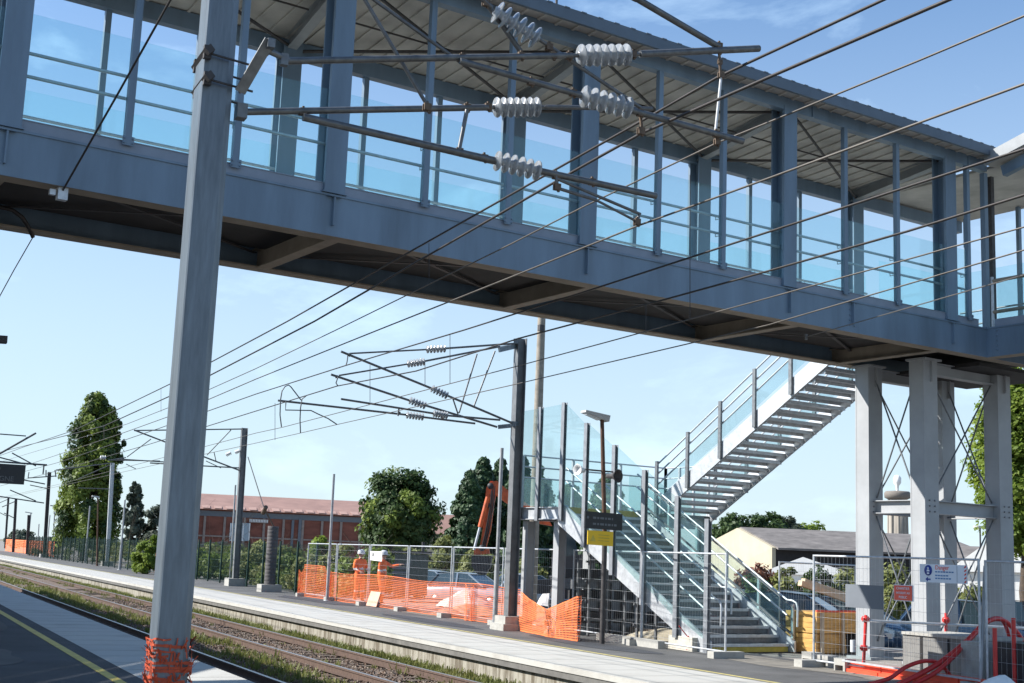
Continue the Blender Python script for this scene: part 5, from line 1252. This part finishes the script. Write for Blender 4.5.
# ------------------------------------------------------------------ parked cars
def car(loc, ang, paint, label, kind=0, sc=1.0):
    t = thing('parked_car', label, 'car', (0, 0, 0), 'cars parked behind the station')
    L, W = 4.2*sc, 1.74*sc
    secs = [(-2.1, .38, .66, .62), (-2.05, .28, .78, .78), (-1.7, .22, .92, .86), (-.9, .20, .96, .87), (0, .2, .95, .87), (.75, .2, .93, .87), (1.5, .22, .84, .85), (1.95, .27, .70, .76), (2.1, .36, .60, .6)]
    b = MB(); n = 12; vs = []
    for x, z0, z1, hw in secs:
        for k in range(n):
            a = 2*math.pi*k/n+math.pi/n; c_, s_ = math.cos(a), math.sin(a)
            y = hw*math.copysign(abs(c_)**.35, c_); z = (z0+z1)/2+(z1-z0)/2*math.copysign(abs(s_)**.45, s_)
            vs.append((x*sc, y*sc, z*sc))
    fs = [(i*n+k, i*n+(k+1) % n, (i+1)*n+(k+1) % n, (i+1)*n+k) for i in range(len(secs)-1) for k in range(n)]
    b.add(vs, fs, 0, True); b.add(vs[:n], [tuple(range(n))]); b.add(vs[-n:], [tuple(range(n-1, -1, -1))]); b.build('body', paint, t)
    def green(off, name, m_, x):
        b = MB(); bot = [(-1.75, .80), (-1.9, .72)]
        pr = [(-1.72, .90, .80), (-1.35, 1.36, .62), (-.6, 1.45, .62), (.15, 1.40, .62), (.95, .92, .80)]
        vs = []
        for px, pz, hw in pr:
            for s in (-1, 1): vs.append((px*sc, s*(hw+off)*sc, (pz+off)*sc))
        base = [(-1.72, .86), (-1.35, .86), (-.6, .86), (.15, .86), (.95, .86)]
        for (px, pz), (_, _, hw) in zip(base, pr):
            for s in (-1, 1): vs.append((px*sc, s*(.80+off)*sc, pz*sc))
        f = []
        for i in range(4):
            f += [(2*i, 2*i+1, 2*i+3, 2*i+2), (2*i, 2*i+2, 10+2*i+2, 10+2*i), (2*i+1, 10+2*i+1, 10+2*i+3, 2*i+3)]
        b.add(vs, f); return b.build(name, m_, t)
    green(0, 'windows', M['car_glass'], 0)
    b = MB(); b.prism([(-1.36*sc, -.63*sc, 1.372*sc), (-.6*sc, -.63*sc, 1.462*sc), (.17*sc, -.63*sc, 1.412*sc), (.17*sc, -.63*sc, 1.43*sc), (-.6*sc, -.63*sc, 1.485*sc), (-1.36*sc, -.63*sc, 1.39*sc)], (0, 1.26*sc, 0))
    for s in (-1, 1):
        for (xa, za, ya), (xb, zb, yb) in (((.95, .93, .81), (.15, 1.41, .64)), ((-.35, .9, .82), (-.4, 1.44, .64)), ((-1.72, .92, .81), (-1.35, 1.38, .64))):
            b.beam((xa*sc, s*ya*sc, za*sc), (xb*sc, s*yb*sc, zb*sc), .07*sc, .04*sc)
    b.build('roof', paint, t)
    for x in (-1.3, 1.3):
        for s in (-1, 1):
            b = MB(); b.lathe((x*sc, s*.66*sc, .31*sc), (0, s, 0), [(0, 0), (.31*sc, 0), (.32*sc, .04*sc), (.32*sc, .17*sc), (.21*sc, .2*sc)], 18); wh = b.build('wheel', M['tyre'], t)
            b = MB(); b.lathe((x*sc, s*.84*sc, .31*sc), (0, s, 0), [(.2*sc, 0), (.19*sc, .015), (.05*sc, .022), (0, .025)], 14); b.build('rim', M['silver'], wh)
    for s in (-1, 1):
        b = MB(); b.box((2.0*sc, s*.56*sc, .62*sc), (.16*sc, .3*sc, .12*sc)); b.build('headlight', M['porcelain'], t)
        b = MB(); b.box((-2.03*sc, s*.6*sc, .76*sc), (.1*sc, .22*sc, .18*sc)); b.build('tail_light', M['red'], t)
    t.location = loc; t.rotation_euler.z = ang; return t
def spot(x, d): p = at_d(x, 560, d); return Vector((p.x, p.y, -.42))
car(spot(806, 34.5), R(-60), M['car_blue'], 'dark blue parked car above the formwork, left of two', 0, 1.08)
car(spot(850, 36.5), R(-70), M['car_blue'], 'blue-grey parked car behind the left support column')
car(spot(972, 37), R(-50), M['car_blue'], 'blue parked car seen between the right support columns', 0, 1.05)
car(spot(893, 44), R(10), M['car_yellow'], 'yellow parked vehicle behind the two left support columns')
car(spot(1030, 44), R(-40), M['car_black'], 'dark parked car at the right border behind the fence')
car(spot(440, 60), R(-60), M['car_grey'], 'silver parked car left of the white sheeting')
car(spot(474, 56), R(-62), M['car_grey'], 'silver parked car right above the white sheeting')
car(spot(503, 66), R(-30), M['car_white'], 'white parked car behind the far mast')
car(spot(535, 60), R(-20), M['car_grey'], 'silver parked car behind the landing columns')
car(spot(740, 44), R(-40), M['car_grey'], 'grey parked car behind the lower stair flight')

# ------------------------------------------------------------------ trees and shrubs
def leaves(b, pts, size, r, mi=0, up=.3, ax=None):
    for p in pts:
        n = Vector((r.gauss(0, 1), r.gauss(0, 1), r.gauss(up, 1))).normalized()
        if ax is not None:
            o = (p-ax); o.z *= .6
            if o.length > .01: n = (n*.75+o.normalized()*1.0).normalized()
        a = n.cross(Vector((r.gauss(0, 1), r.gauss(0, 1), r.gauss(0, 1)))).normalized(); c = n.cross(a)
        s = size*r.uniform(.6, 1.35)
        b.add([p-a*s, p-c*s*.55, p+a*s, p+c*s*.55], [(0, 1, 2, 3)], mi)
def clump_points(r, center, rad, n, flat=1.0):
    out = []
    for _ in range(n):
        d = Vector((r.gauss(0, 1), r.gauss(0, 1), r.gauss(0, 1))).normalized(); k = r.random()**.45
        out.append(center+Vector((d.x*rad, d.y*rad, d.z*rad*flat))*k)
    return out
def tree(name, label, base, height, width, kind, lm, seed, n_clump=60, per=160, leaf=.16, cat='tree', trunk_h=.2, profile=None, group=None, trunk_r=None, lm2=None):
    r = random.Random(seed); base = Vector(base)
    t = thing(name, label, cat, base, group)
    tr = trunk_r or max(.06, height*.018)
    m = MB(); top = base+Z*height*.82; pts = [base-Z*.1]
    for i in range(1, 7): f = i/6; pts.append(base.lerp(top, f)+Vector((r.uniform(-.02, .02)*height*(1-f), r.uniform(-.02, .02)*height*(1-f), 0)))
    m.tube(pts, [tr*1.25*(1-.85*i/6) for i in range(7)], 8)
    for k in range(10):
        f = r.uniform(trunk_h+.05, .75); p = base.lerp(top, f); a = r.uniform(0, 6.28); ln = width*r.uniform(.25, .42)
        q = p+Vector((math.cos(a), math.sin(a), r.uniform(.4, 1.2) if kind != 'cone' else .0))*ln*.8
        m.tube([p, p.lerp(q, .5)+Z*.05*height*.1, q], [tr*.4*(1-f*.6), tr*.25*(1-f*.6), tr*.08], 5)
    m.build('trunk', M['bark'], t)
    b = MB()
    for _ in range(n_clump):
        f = r.random()
        if kind == 'round':
            d = Vector((r.gauss(0, 1), r.gauss(0, 1), r.gauss(0, 1))).normalized()*r.random()**.38
            zc = lerp(trunk_h, 1, .5); c = base+Vector((d.x*width/2*.86, d.y*width/2*.86, height*(zc+d.z*(1-trunk_h)/2*.88)))
            rad = width*r.uniform(.09, .16)
        elif kind == 'column':
            zf = trunk_h+(1-trunk_h)*f; pw = profile(f) if profile else math.sin(math.pi*min(1, .12+f*.86))**.6
            a = r.uniform(0, 6.28); rr = width/2*pw*r.random()**.4*.88
            c = base+Vector((math.cos(a)*rr, math.sin(a)*rr, height*zf*.97)); rad = width*r.uniform(.08, .14)*(.6+.4*pw)
        elif kind == 'cone':
            f = r.random()**1.35; pw = (1-f)**.6*(.72+.28*math.sin(min(1, f*6)*1.57)); a = r.uniform(0, 6.28); rr = width/2*pw*r.random()**.35
            c = base+Vector((math.cos(a)*rr, math.sin(a)*rr, height*(trunk_h+(1-trunk_h)*f)*.985)); rad = width*(.06+.10*(1-f))*r.uniform(.7, 1.2)
        else:   # bush
            a = r.uniform(0, 6.28); rr = width/2*r.random()**.5; hh = height*math.sqrt(max(.05, 1-(rr/(width/2))**2))
            c = base+Vector((math.cos(a)*rr, math.sin(a)*rr*.8, hh*r.uniform(.15, .92))); rad = min(width, height)*r.uniform(.10, .2)
        k2 = 1 if (lm2 and r.random() < .35) else 0
        leaves(b, clump_points(r, c, rad, per, 1.25 if kind == 'column' else .85), leaf, r, k2, .3 if kind != 'cone' else .9, c.lerp(Vector((base.x, base.y, c.z if kind in ('column', 'cone') else base.z+height*.35)), .5))
    b.build('crown', [M[lm]]+([M[lm2]] if lm2 else []), t, recalc=False)
    return t
def tree_at(name, label, x0, x1, ytop, d, kind, lm, seed, z0=0.0, **k):
    xc = (x0+x1)/2; p = at_d(xc, ytop, d); e0, e1 = at_d(x0, ytop, d), at_d(x1, ytop, d)
    return tree(name, label, (p.x, p.y, z0), p.z-z0, (e1-e0).length, kind, lm, seed, **k)
def pop_prof(f): return .75+.25*min(1, f/.12) if f < .12 else (1.0-.12*(f-.12)/.4 if f < .52 else (.88-.30*(f-.52)/.33 if f < .85 else .58-.33*(f-.85)/.15))
tree_at('poplar_tree', 'tall broad poplar with dense bright-edged leaves left of the near mast', 63, 134, 392, 124, 'column', 'leaf_poplar', 3, n_clump=230, per=150, leaf=.17, trunk_h=.10, profile=pop_prof, lm2='leaf_dark')
p = at_d(117, 410, 124); tree('poplar_tree', 'second narrower poplar leader on the right side of the tall poplar', (p.x, p.y, 0), p.z, 2.6, 'column', 'leaf_dark', 9, n_clump=60, per=120, leaf=.16, trunk_h=.3)
tree_at('poplar_tree', 'small hazy poplar between the tall poplar and the near mast', 126, 147, 481, 190, 'column', 'leaf_far', 4, n_clump=110, per=90, leaf=.28, trunk_h=.1)
tree_at('far_tree', 'grey-green rounded far tree just left of the near mast', 138, 178, 504, 195, 'round', 'leaf_far', 5, n_clump=60, per=80, leaf=.3, trunk_h=.05)
tree_at('far_tree', 'small grey-green far tree left of the poplar foot', 52, 72, 524, 230, 'round', 'leaf_far', 6, n_clump=30, per=60, leaf=.35, trunk_h=.0)
tree_at('far_tree', 'low grey-green far tree behind the dark far masts', 2, 40, 531, 260, 'round', 'leaf_far', 7, n_clump=40, per=60, leaf=.4, trunk_h=.0)
tree_at('broadleaf_tree', 'dark rounded broadleaf tree behind the workers', 360, 446, 464, 96, 'round', 'leaf_dark', 12, n_clump=190, per=150, leaf=.17, trunk_h=.10, lm2='leaf_poplar')
for k, (x0, x1, yt, lab) in enumerate(((458, 484, 474, 'leftmost dark conifer of the row, with a loose side twig'), (470, 498, 459, 'tall dark conifer left of the raised excavator arm'), (488, 515, 462, 'dark conifer behind the slim pole by the stairs'), (506, 536, 458, 'dark conifer right behind the bracketed mast'), (524, 556, 470, 'dark conifer seen through the left end of the landing glass'), (552, 590, 488, 'dark conifer seen through the middle of the landing glass'), (585, 632, 478, 'broad dark conifer behind the lamp post'))):
    tree_at('conifer_tree', lab, x0-15, x1+15, yt-3, 82+3*(k % 3), 'cone', 'leaf_conifer', 20+k, n_clump=260, per=140, leaf=.14, trunk_h=.02, group='conifers behind the excavator')
bl = [(300, 346, 531, 72, 'leaf_light', 'bright green bush behind the fence left of the workers'), (398, 432, 541, 66, 'leaf_olive', 'olive bush behind the generator'), (424, 470, 529, 70, 'leaf_olive', 'pale olive bush left of the excavator bucket'), (500, 556, 556, 62, 'leaf_olive', 'pale olive bush behind the landing columns'), (168, 226, 545, 74, 'leaf_light', 'bright bush behind the near mast'), (136, 166, 529, 80, 'leaf_light', 'bright green bush left of the near mast behind the green fence'), (455, 500, 546, 64, 'leaf_olive', 'olive bush under the excavator bucket')]
for k, (x0, x1, yt, d, lm, lab) in enumerate(bl):
    tree_at('bush', lab, x0, x1, yt, d, 'bush', lm, 50+k, cat='bush', n_clump=60, per=110, leaf=.10, trunk_h=0)
hl = ['hedge shrub at the site end of the green fence', 'second hedge shrub behind the tension weights', 'hedge shrub behind the slim pole by the third mast', 'hedge shrub behind the near mast', 'hedge shrub left of the near mast', 'hedge shrub at the poplar foot', 'far hedge shrub left of the poplar foot', 'farther hedge shrub left of the poplar foot', 'hedge shrub near the end of the green fence', 'last hedge shrub at the end of the green fence']
for k, v in enumerate((50.5, 54.5, 58.5, 64, 71, 82, 96, 112, 130, 150)):
    c = UV(16.1+(4.4 if k < 4 else (7.0 if k < 6 else 13))/2, v, 0); tree('hedge_shrub', hl[k], c, 2.2 if k != 2 else 1.9, 4.4 if k < 4 else (7.0 if k < 6 else 13), 'bush', 'leaf_olive' if k % 2 else 'leaf_poplar', 70+k, n_clump=80, per=110, leaf=.09, cat='bush', group='hedge behind the green fence')
hb = [(736, 776, 549, 46, 'leaf_red', 'reddish shrub below the cream gable'), (770, 800, 562, 42, 'leaf_olive', 'olive shrub under the white marquee'), (796, 836, 566, 40, 'leaf_dark', 'dark green shrub above the parked cars'), (832, 870, 560, 41, 'leaf_olive', 'olive shrub beside the left support column'), (868, 925, 563, 43, 'leaf_olive', 'olive shrub between the two front support columns'), (944, 985, 578, 44, 'leaf_olive', 'olive shrub below the white pavilion'), (740, 775, 572, 40, 'leaf_dark', 'dark shrub behind the stair balustrade')]
for k, (x0, x1, yt, d, lm, lab) in enumerate(hb):
    tree_at('shrub', lab, x0-8, x1+8, yt, d, 'bush', lm, 90+k, cat='bush', n_clump=60, per=110, leaf=.075, trunk_h=0)
for k, (x0, x1, yt, lm, lab) in enumerate(((712, 752, 512, 'leaf_dark', 'dark tree left above the cream gable'), (742, 786, 507, 'leaf_dark', 'tallest dark tree above the shed roof'), (770, 800, 514, 'leaf_far', 'grey-green tree above the middle of the shed roof'), (792, 830, 522, 'leaf_light', 'light green tree above the shed roof'))):
    tree_at('far_tree', lab, x0-9, x1+9, yt-2, 128+3*k, 'round', lm, 110+k, n_clump=120, per=110, leaf=.22, trunk_h=.05)
tree_at('broadleaf_tree', 'bright leafy tree at the right border behind the support columns', 962, 1082, 350, 47, 'round', 'leaf_light', 131, n_clump=300, per=220, leaf=.09, trunk_h=.18)

# ------------------------------------------------------------------ buildings behind
def facing(x, d):                      # unit vectors: rightwards in view and away from view at column x
    p = ray(x, 560); a = Vector((p.x, p.y, 0)).normalized(); return Vector((a.y, -a.x, 0)), a
# brick works
a0, b0 = at_d(174, 512, 128), at_d(424, 522.5, 131); a0.z = b0.z = 0
rt_ = (b0-a0).normalized(); bk = Vector((-rt_.y, rt_.x, 0))
if bk.dot(FW) < 0: bk = -bk
Lb = (b0-a0).length; HE = 5.15
bw = thing('brick_building', 'long red brick industrial building with terracotta roof behind the green fence', 'building', a0)
m = MB(); m.prism([a0, b0, b0+bk*16, a0+bk*16], Z*HE); m.build('wall', M['brick'], bw)
m = MB(); m.prism([a0-bk*.5+Z*(HE+.02)-rt_*.4, a0+bk*8+Z*(HE+1.75)-rt_*.4, a0+bk*16.5+Z*(HE+.02)-rt_*.4], rt_*(Lb+.8)); m.build('roof', M['tile'], bw)
m = MB()
for k in range(22): m.prism([a0-bk*.35+rt_*(Lb*k/22+.4)+Z*(HE+.10), a0+bk*1.0+rt_*(Lb*k/22+.4)+Z*(HE+.38), a0+bk*1.0+rt_*(Lb*k/22+1.1)+Z*(HE+.38), a0-bk*.35+rt_*(Lb*k/22+1.1)+Z*(HE+.10)], Z*.03)
m.build('roof_lights', mat('paler_tile', (.35, .22, .18), .8), bw)
m = MB(); m.prism([a0-bk*.06+Z*(HE-.62), b0-bk*.06+Z*(HE-.62), b0-bk*.005+Z*(HE-.62), a0-bk*.005+Z*(HE-.62)], Z*.5); m.build('eaves_band', M['sign_grey'], bw)
m = MB(); m.prism([a0-bk*.08+Z*2.6, b0-bk*.08+Z*2.6, b0-bk*.005+Z*2.6, a0-bk*.005+Z*2.6], Z*.14); m.build('band', M['brick_light'], bw)
for k in range(13):
    p = a0+rt_*(Lb*(k+.5)/13); m = MB(); m.prism([p-bk*.12, p+rt_*.22-bk*.12, p+rt_*.22-bk*.005, p-bk*.005], Z*(HE-.63)); m.build('pilaster', M['brick_light'], bw)
def onwall(x, y): n2 = bk; d = ray(x, y); t = (a0-EYE).dot(n2)/d.dot(n2); return EYE+d*t
for x0, y0, x1, y1, nm, mt_ in ((229, 523, 248, 541, 'window', 'car_grey'), (297, 518, 300, 548, 'pipe', 'sign_grey'), (290, 520, 292.5, 548, 'pipe', 'sign_grey')):
    p, q = onwall(x0, y1), onwall(x1, y1); h = onwall(x0, y0).z-p.z
    m = MB(); m.prism([p-bk*.14, q-bk*.14, q-bk*.02, p-bk*.02], Z*h); w_ = m.build(nm, M[mt_], bw)
    if nm == 'window':
        m = MB()
        for k in range(4): m.prism([p+(q-p)*k/3-bk*.16, p+(q-p)*k/3+rt_*.1-bk*.16, p+(q-p)*k/3+rt_*.1-bk*.15, p+(q-p)*k/3-bk*.15], Z*h)
        m.build('frame', M['white'], w_)
p, q = onwall(249, 522.5), onwall(268, 523.5); m = MB(); h = .38
m.prism([p-bk*.2, q-bk*.2, q-bk*.15, p-bk*.15], Z*h); ns = m.build('name_board', M['brick_light'], bw)
m = MB()
for k in range(12): m.prism([p+(q-p)*(k+.2)/12-bk*.205+Z*.08, p+(q-p)*(k+.75)/12-bk*.205+Z*.08, p+(q-p)*(k+.75)/12-bk*.205+Z*(h-.06), p+(q-p)*(k+.2)/12-bk*.205+Z*(h-.06)], bk*.004)
m.build('lettering', M['white'], ns)
lt = thing('lean_to_shed', 'low grey lean-to shed in front of the left end of the brick building', 'shed', at_d(205, 560, 118)*1)
lt.location.z = 0; ORG[lt.name] = Vector(lt.location)
p, q = at_d(186, 549, 118), at_d(224, 543, 118)
m = MB(); m.prism([Vector((p.x, p.y, 0)), Vector((q.x, q.y, 0)), q-Z*.12, p-Z*.12], bk*4); m.build('wall', M['brick'], lt)
m = MB(); m.prism([p-bk*.3-rt_*.3, q-bk*.3+rt_*.3, q-bk*.3+rt_*.3+Z*.18, p-bk*.3-rt_*.3+Z*.18], bk*4.5); m.build('roof', M['fibre'], lt)
# far pale house roof between the broadleaf tree and the conifers
p = at_d(448, 514, 170); ra_, aw = facing(448, 170); c = Vector((p.x, p.y, 0))
hs = thing('far_house', 'far terracotta-roofed house between the rounded tree and the conifers', 'house', c)
m = MB(); m.box(c+Z*2.2+aw*3, (9, 6, 4.4), (ra_, aw, Z)); m.build('wall', M['cream'], hs)
m = MB(); m.prism([c-ra_*4.8-aw*.4+Z*4.4, c-ra_*4.8+aw*3+Z*p.z, c-ra_*4.8+aw*6.4+Z*4.4], ra_*9.6); m.build('roof', M['tile'], hs)
# shed with cream gable
gA, gP, gB = at_d(700, 548.5, 118), at_d(737, 528, 111), at_d(772, 547.5, 104)
sh = thing('long_shed', 'long shed with sunlit cream gable and dark fibre-cement roof behind the stairs', 'shed', Vector((gP.x, gP.y, 0)))
rv, av = facing(740, 106); ridge = at_d(940, 539.5, 117)-gP; ridge.z = 0
eave_z = gB.z
m = MB(); m.prism([Vector((gA.x, gA.y, 0)), Vector((gB.x, gB.y, 0)), gB, gP, Vector((gA.x, gA.y, eave_z))], ridge.normalized()*.3); m.build('gable', M['cream'], sh)
m = MB(); off_ = ridge.normalized()*.31
m.prism([gP+off_+Z*.1, gB+off_+Z*.1+(gB-gP)*.06, gB+off_-Z*.06+(gB-gP)*.06, gP+off_-Z*.06], ridge)
gA2 = Vector((gA.x, gA.y, eave_z)); m.prism([gP+off_+Z*.1, gA2+off_+Z*.1, gA2+off_-Z*.06, gP+off_-Z*.06], ridge); m.build('roof', M['fibre'], sh)
m = MB(); m.prism([Vector((gB.x, gB.y, 0))+off_, gB+off_-Z*.1, gA2+off_-Z*.1, Vector((gA.x, gA.y, 0))+off_], ridge*.98); m.build('side_shade', M['interior'], sh)  # near-black block paints the shade below the eaves
# small brown roofed building
p = at_d(968, 545, 82); ra_, aw = facing(968, 82); c = Vector((p.x, p.y, 0))
sb_ = thing('small_building', 'small brown-roofed building between the rear support columns', 'building', c)
m = MB(); m.box(c+Z*(p.z-.9)/2+aw*3, (4.4, 6, p.z-.9), (ra_, aw, Z)); m.build('wall', M['interior'], sb_)
m = MB(); m.prism([c-ra_*2.6+Z*(p.z-1.0)-aw*.4, c-ra_*2.6+aw*3+Z*p.z, c-ra_*2.6+aw*6+Z*(p.z-1.0)], ra_*4.4); m.build('roof', M['fibre'], sb_)
# marquees
def marquee(xa, xp, xb, ye, yp, d, label):
    A_, B_, P_ = at_d(xa, ye, d), at_d(xb, ye+1.5, d), at_d(xp, yp, d); ra_, aw = facing(xp, d)
    t = thing('marquee', label, 'marquee', Vector((P_.x, P_.y, 0)))
    m = MB(); m.prism([A_-Z*.05, B_-Z*.05, P_], aw*6); m.build('roof', M['white'], t)
    m = MB(); m.prism([Vector((A_.x, A_.y, 0))+aw*.15+ra_*.2, Vector((B_.x, B_.y, 0))+aw*.15-ra_*.2, B_+aw*.15-ra_*.2-Z*.06, A_+aw*.15+ra_*.2-Z*.06], aw*5.5); m.build('side', M['white'], t)
marquee(756, 803, 858, 573, 557, 66, 'low white marquee in front of the long shed')
marquee(946, 989, 1040, 570, 541, 54, 'white peaked marquee at the right behind the tower')
# white house at the right border
p = at_d(1015, 536, 70); ra_, aw = facing(1015, 70); c = Vector((p.x, p.y, 0))
wh_ = thing('white_house', 'white house with dark window at the right border', 'house', c)
m = MB(); m.box(c+Z*p.z/2+aw*3+ra_*1.5, (4.2, 6, p.z), (ra_, aw, Z)); m.build('wall', M['white'], wh_)
m = MB(); m.box(c+Z*(p.z-.9)-aw*.02+ra_*.6, (.7, .05, 1.0), (ra_, aw, Z)); m.build('window', M['car_grey'], wh_)
m = MB(); m.box(c+Z*(p.z+.1)+aw*3+ra_*1.5, (4.6, 6.4, .2), (ra_, aw, Z)); m.build('roof', M['fibre'], wh_)
# water tower
d = 300; c = at_d(898, 560, d); c.z = 0; s = d/1310
zz = lambda y: at_d(898, y, d).z
wtw = thing('water_tower', 'far round concrete water tower with white aerial mast on top', 'water tower', c)
m = MB(); m.lathe(c, Z, [(0, 0), (9*s, 0), (8*s, zz(500)), (0, zz(500))], 20); m.build('shaft', M['tank'], wtw)
m = MB(); m.lathe(c, Z, [(0, zz(499.9)), (8.2*s, zz(499.8)), (12*s, zz(498)), (12.4*s, zz(493.5)), (11*s, zz(491.5)), (0, zz(490.5))], 24); m.build('tank', mat('dark_tank', (.17, .15, .13), .85), wtw)
m = MB(); m.lathe(c, Z, [(1.2*s, zz(491)), (1.5*s, zz(486)), (3.6*s, zz(483)), (3.8*s, zz(478)), (2*s, zz(475.5)), (0, zz(475))], 12); m.build('aerial', M['white'], wtw)
m = MB()
for k in range(8):
    a = 2*math.pi*k/8; q = c+Vector((math.cos(a), math.sin(a), 0))*8.2*s; m.tube([q+(q-c)*.10, q+Z*zz(500)-(q-c)*.02], .35, 5)
m.build('ribs', M['tank'], wtw)
# ------------------------------------------------------------------ added unseen block, invented to cast the near platform's shade
c = UV(-3.2, 36, .2)
sbd = thing('shade_block', 'added flat-roofed block outside the left border, shading the near platform', 'building', c)
m = MB(); m.prism([UV(-9, 22.6, .05), UV(-.6, 22.6, .05), UV(-.6, 64, .05), UV(-9, 64, .05)], Z*5.6); m.build('wall', M['cream'], sbd)
m = MB(); m.prism([UV(-9.2, 22.1, 5.66), UV(-.1, 22.1, 5.66), UV(-.1, 64.5, 5.66), UV(-9.2, 64.5, 5.66)], Z*.35); m.build('roof', M['fibre'], sbd)

sd = Vector((math.sin(R(40)), math.cos(R(40)), 0)); sp = Vector((sd.y, -sd.x, 0))  # added slats, shaped to break the cast shade into light streaks
for k in range(6):
    c = Vector((5.2-5.96, 17.0+4.06, 5.8))+sp*(-1.6+k*.56); m = MB(); m.beam(c-sd*2.6, c+sd*(1.5+.25*(k % 3)), .52-.012*k, .05); m.build('shade_slat', M['galv'], sbd)
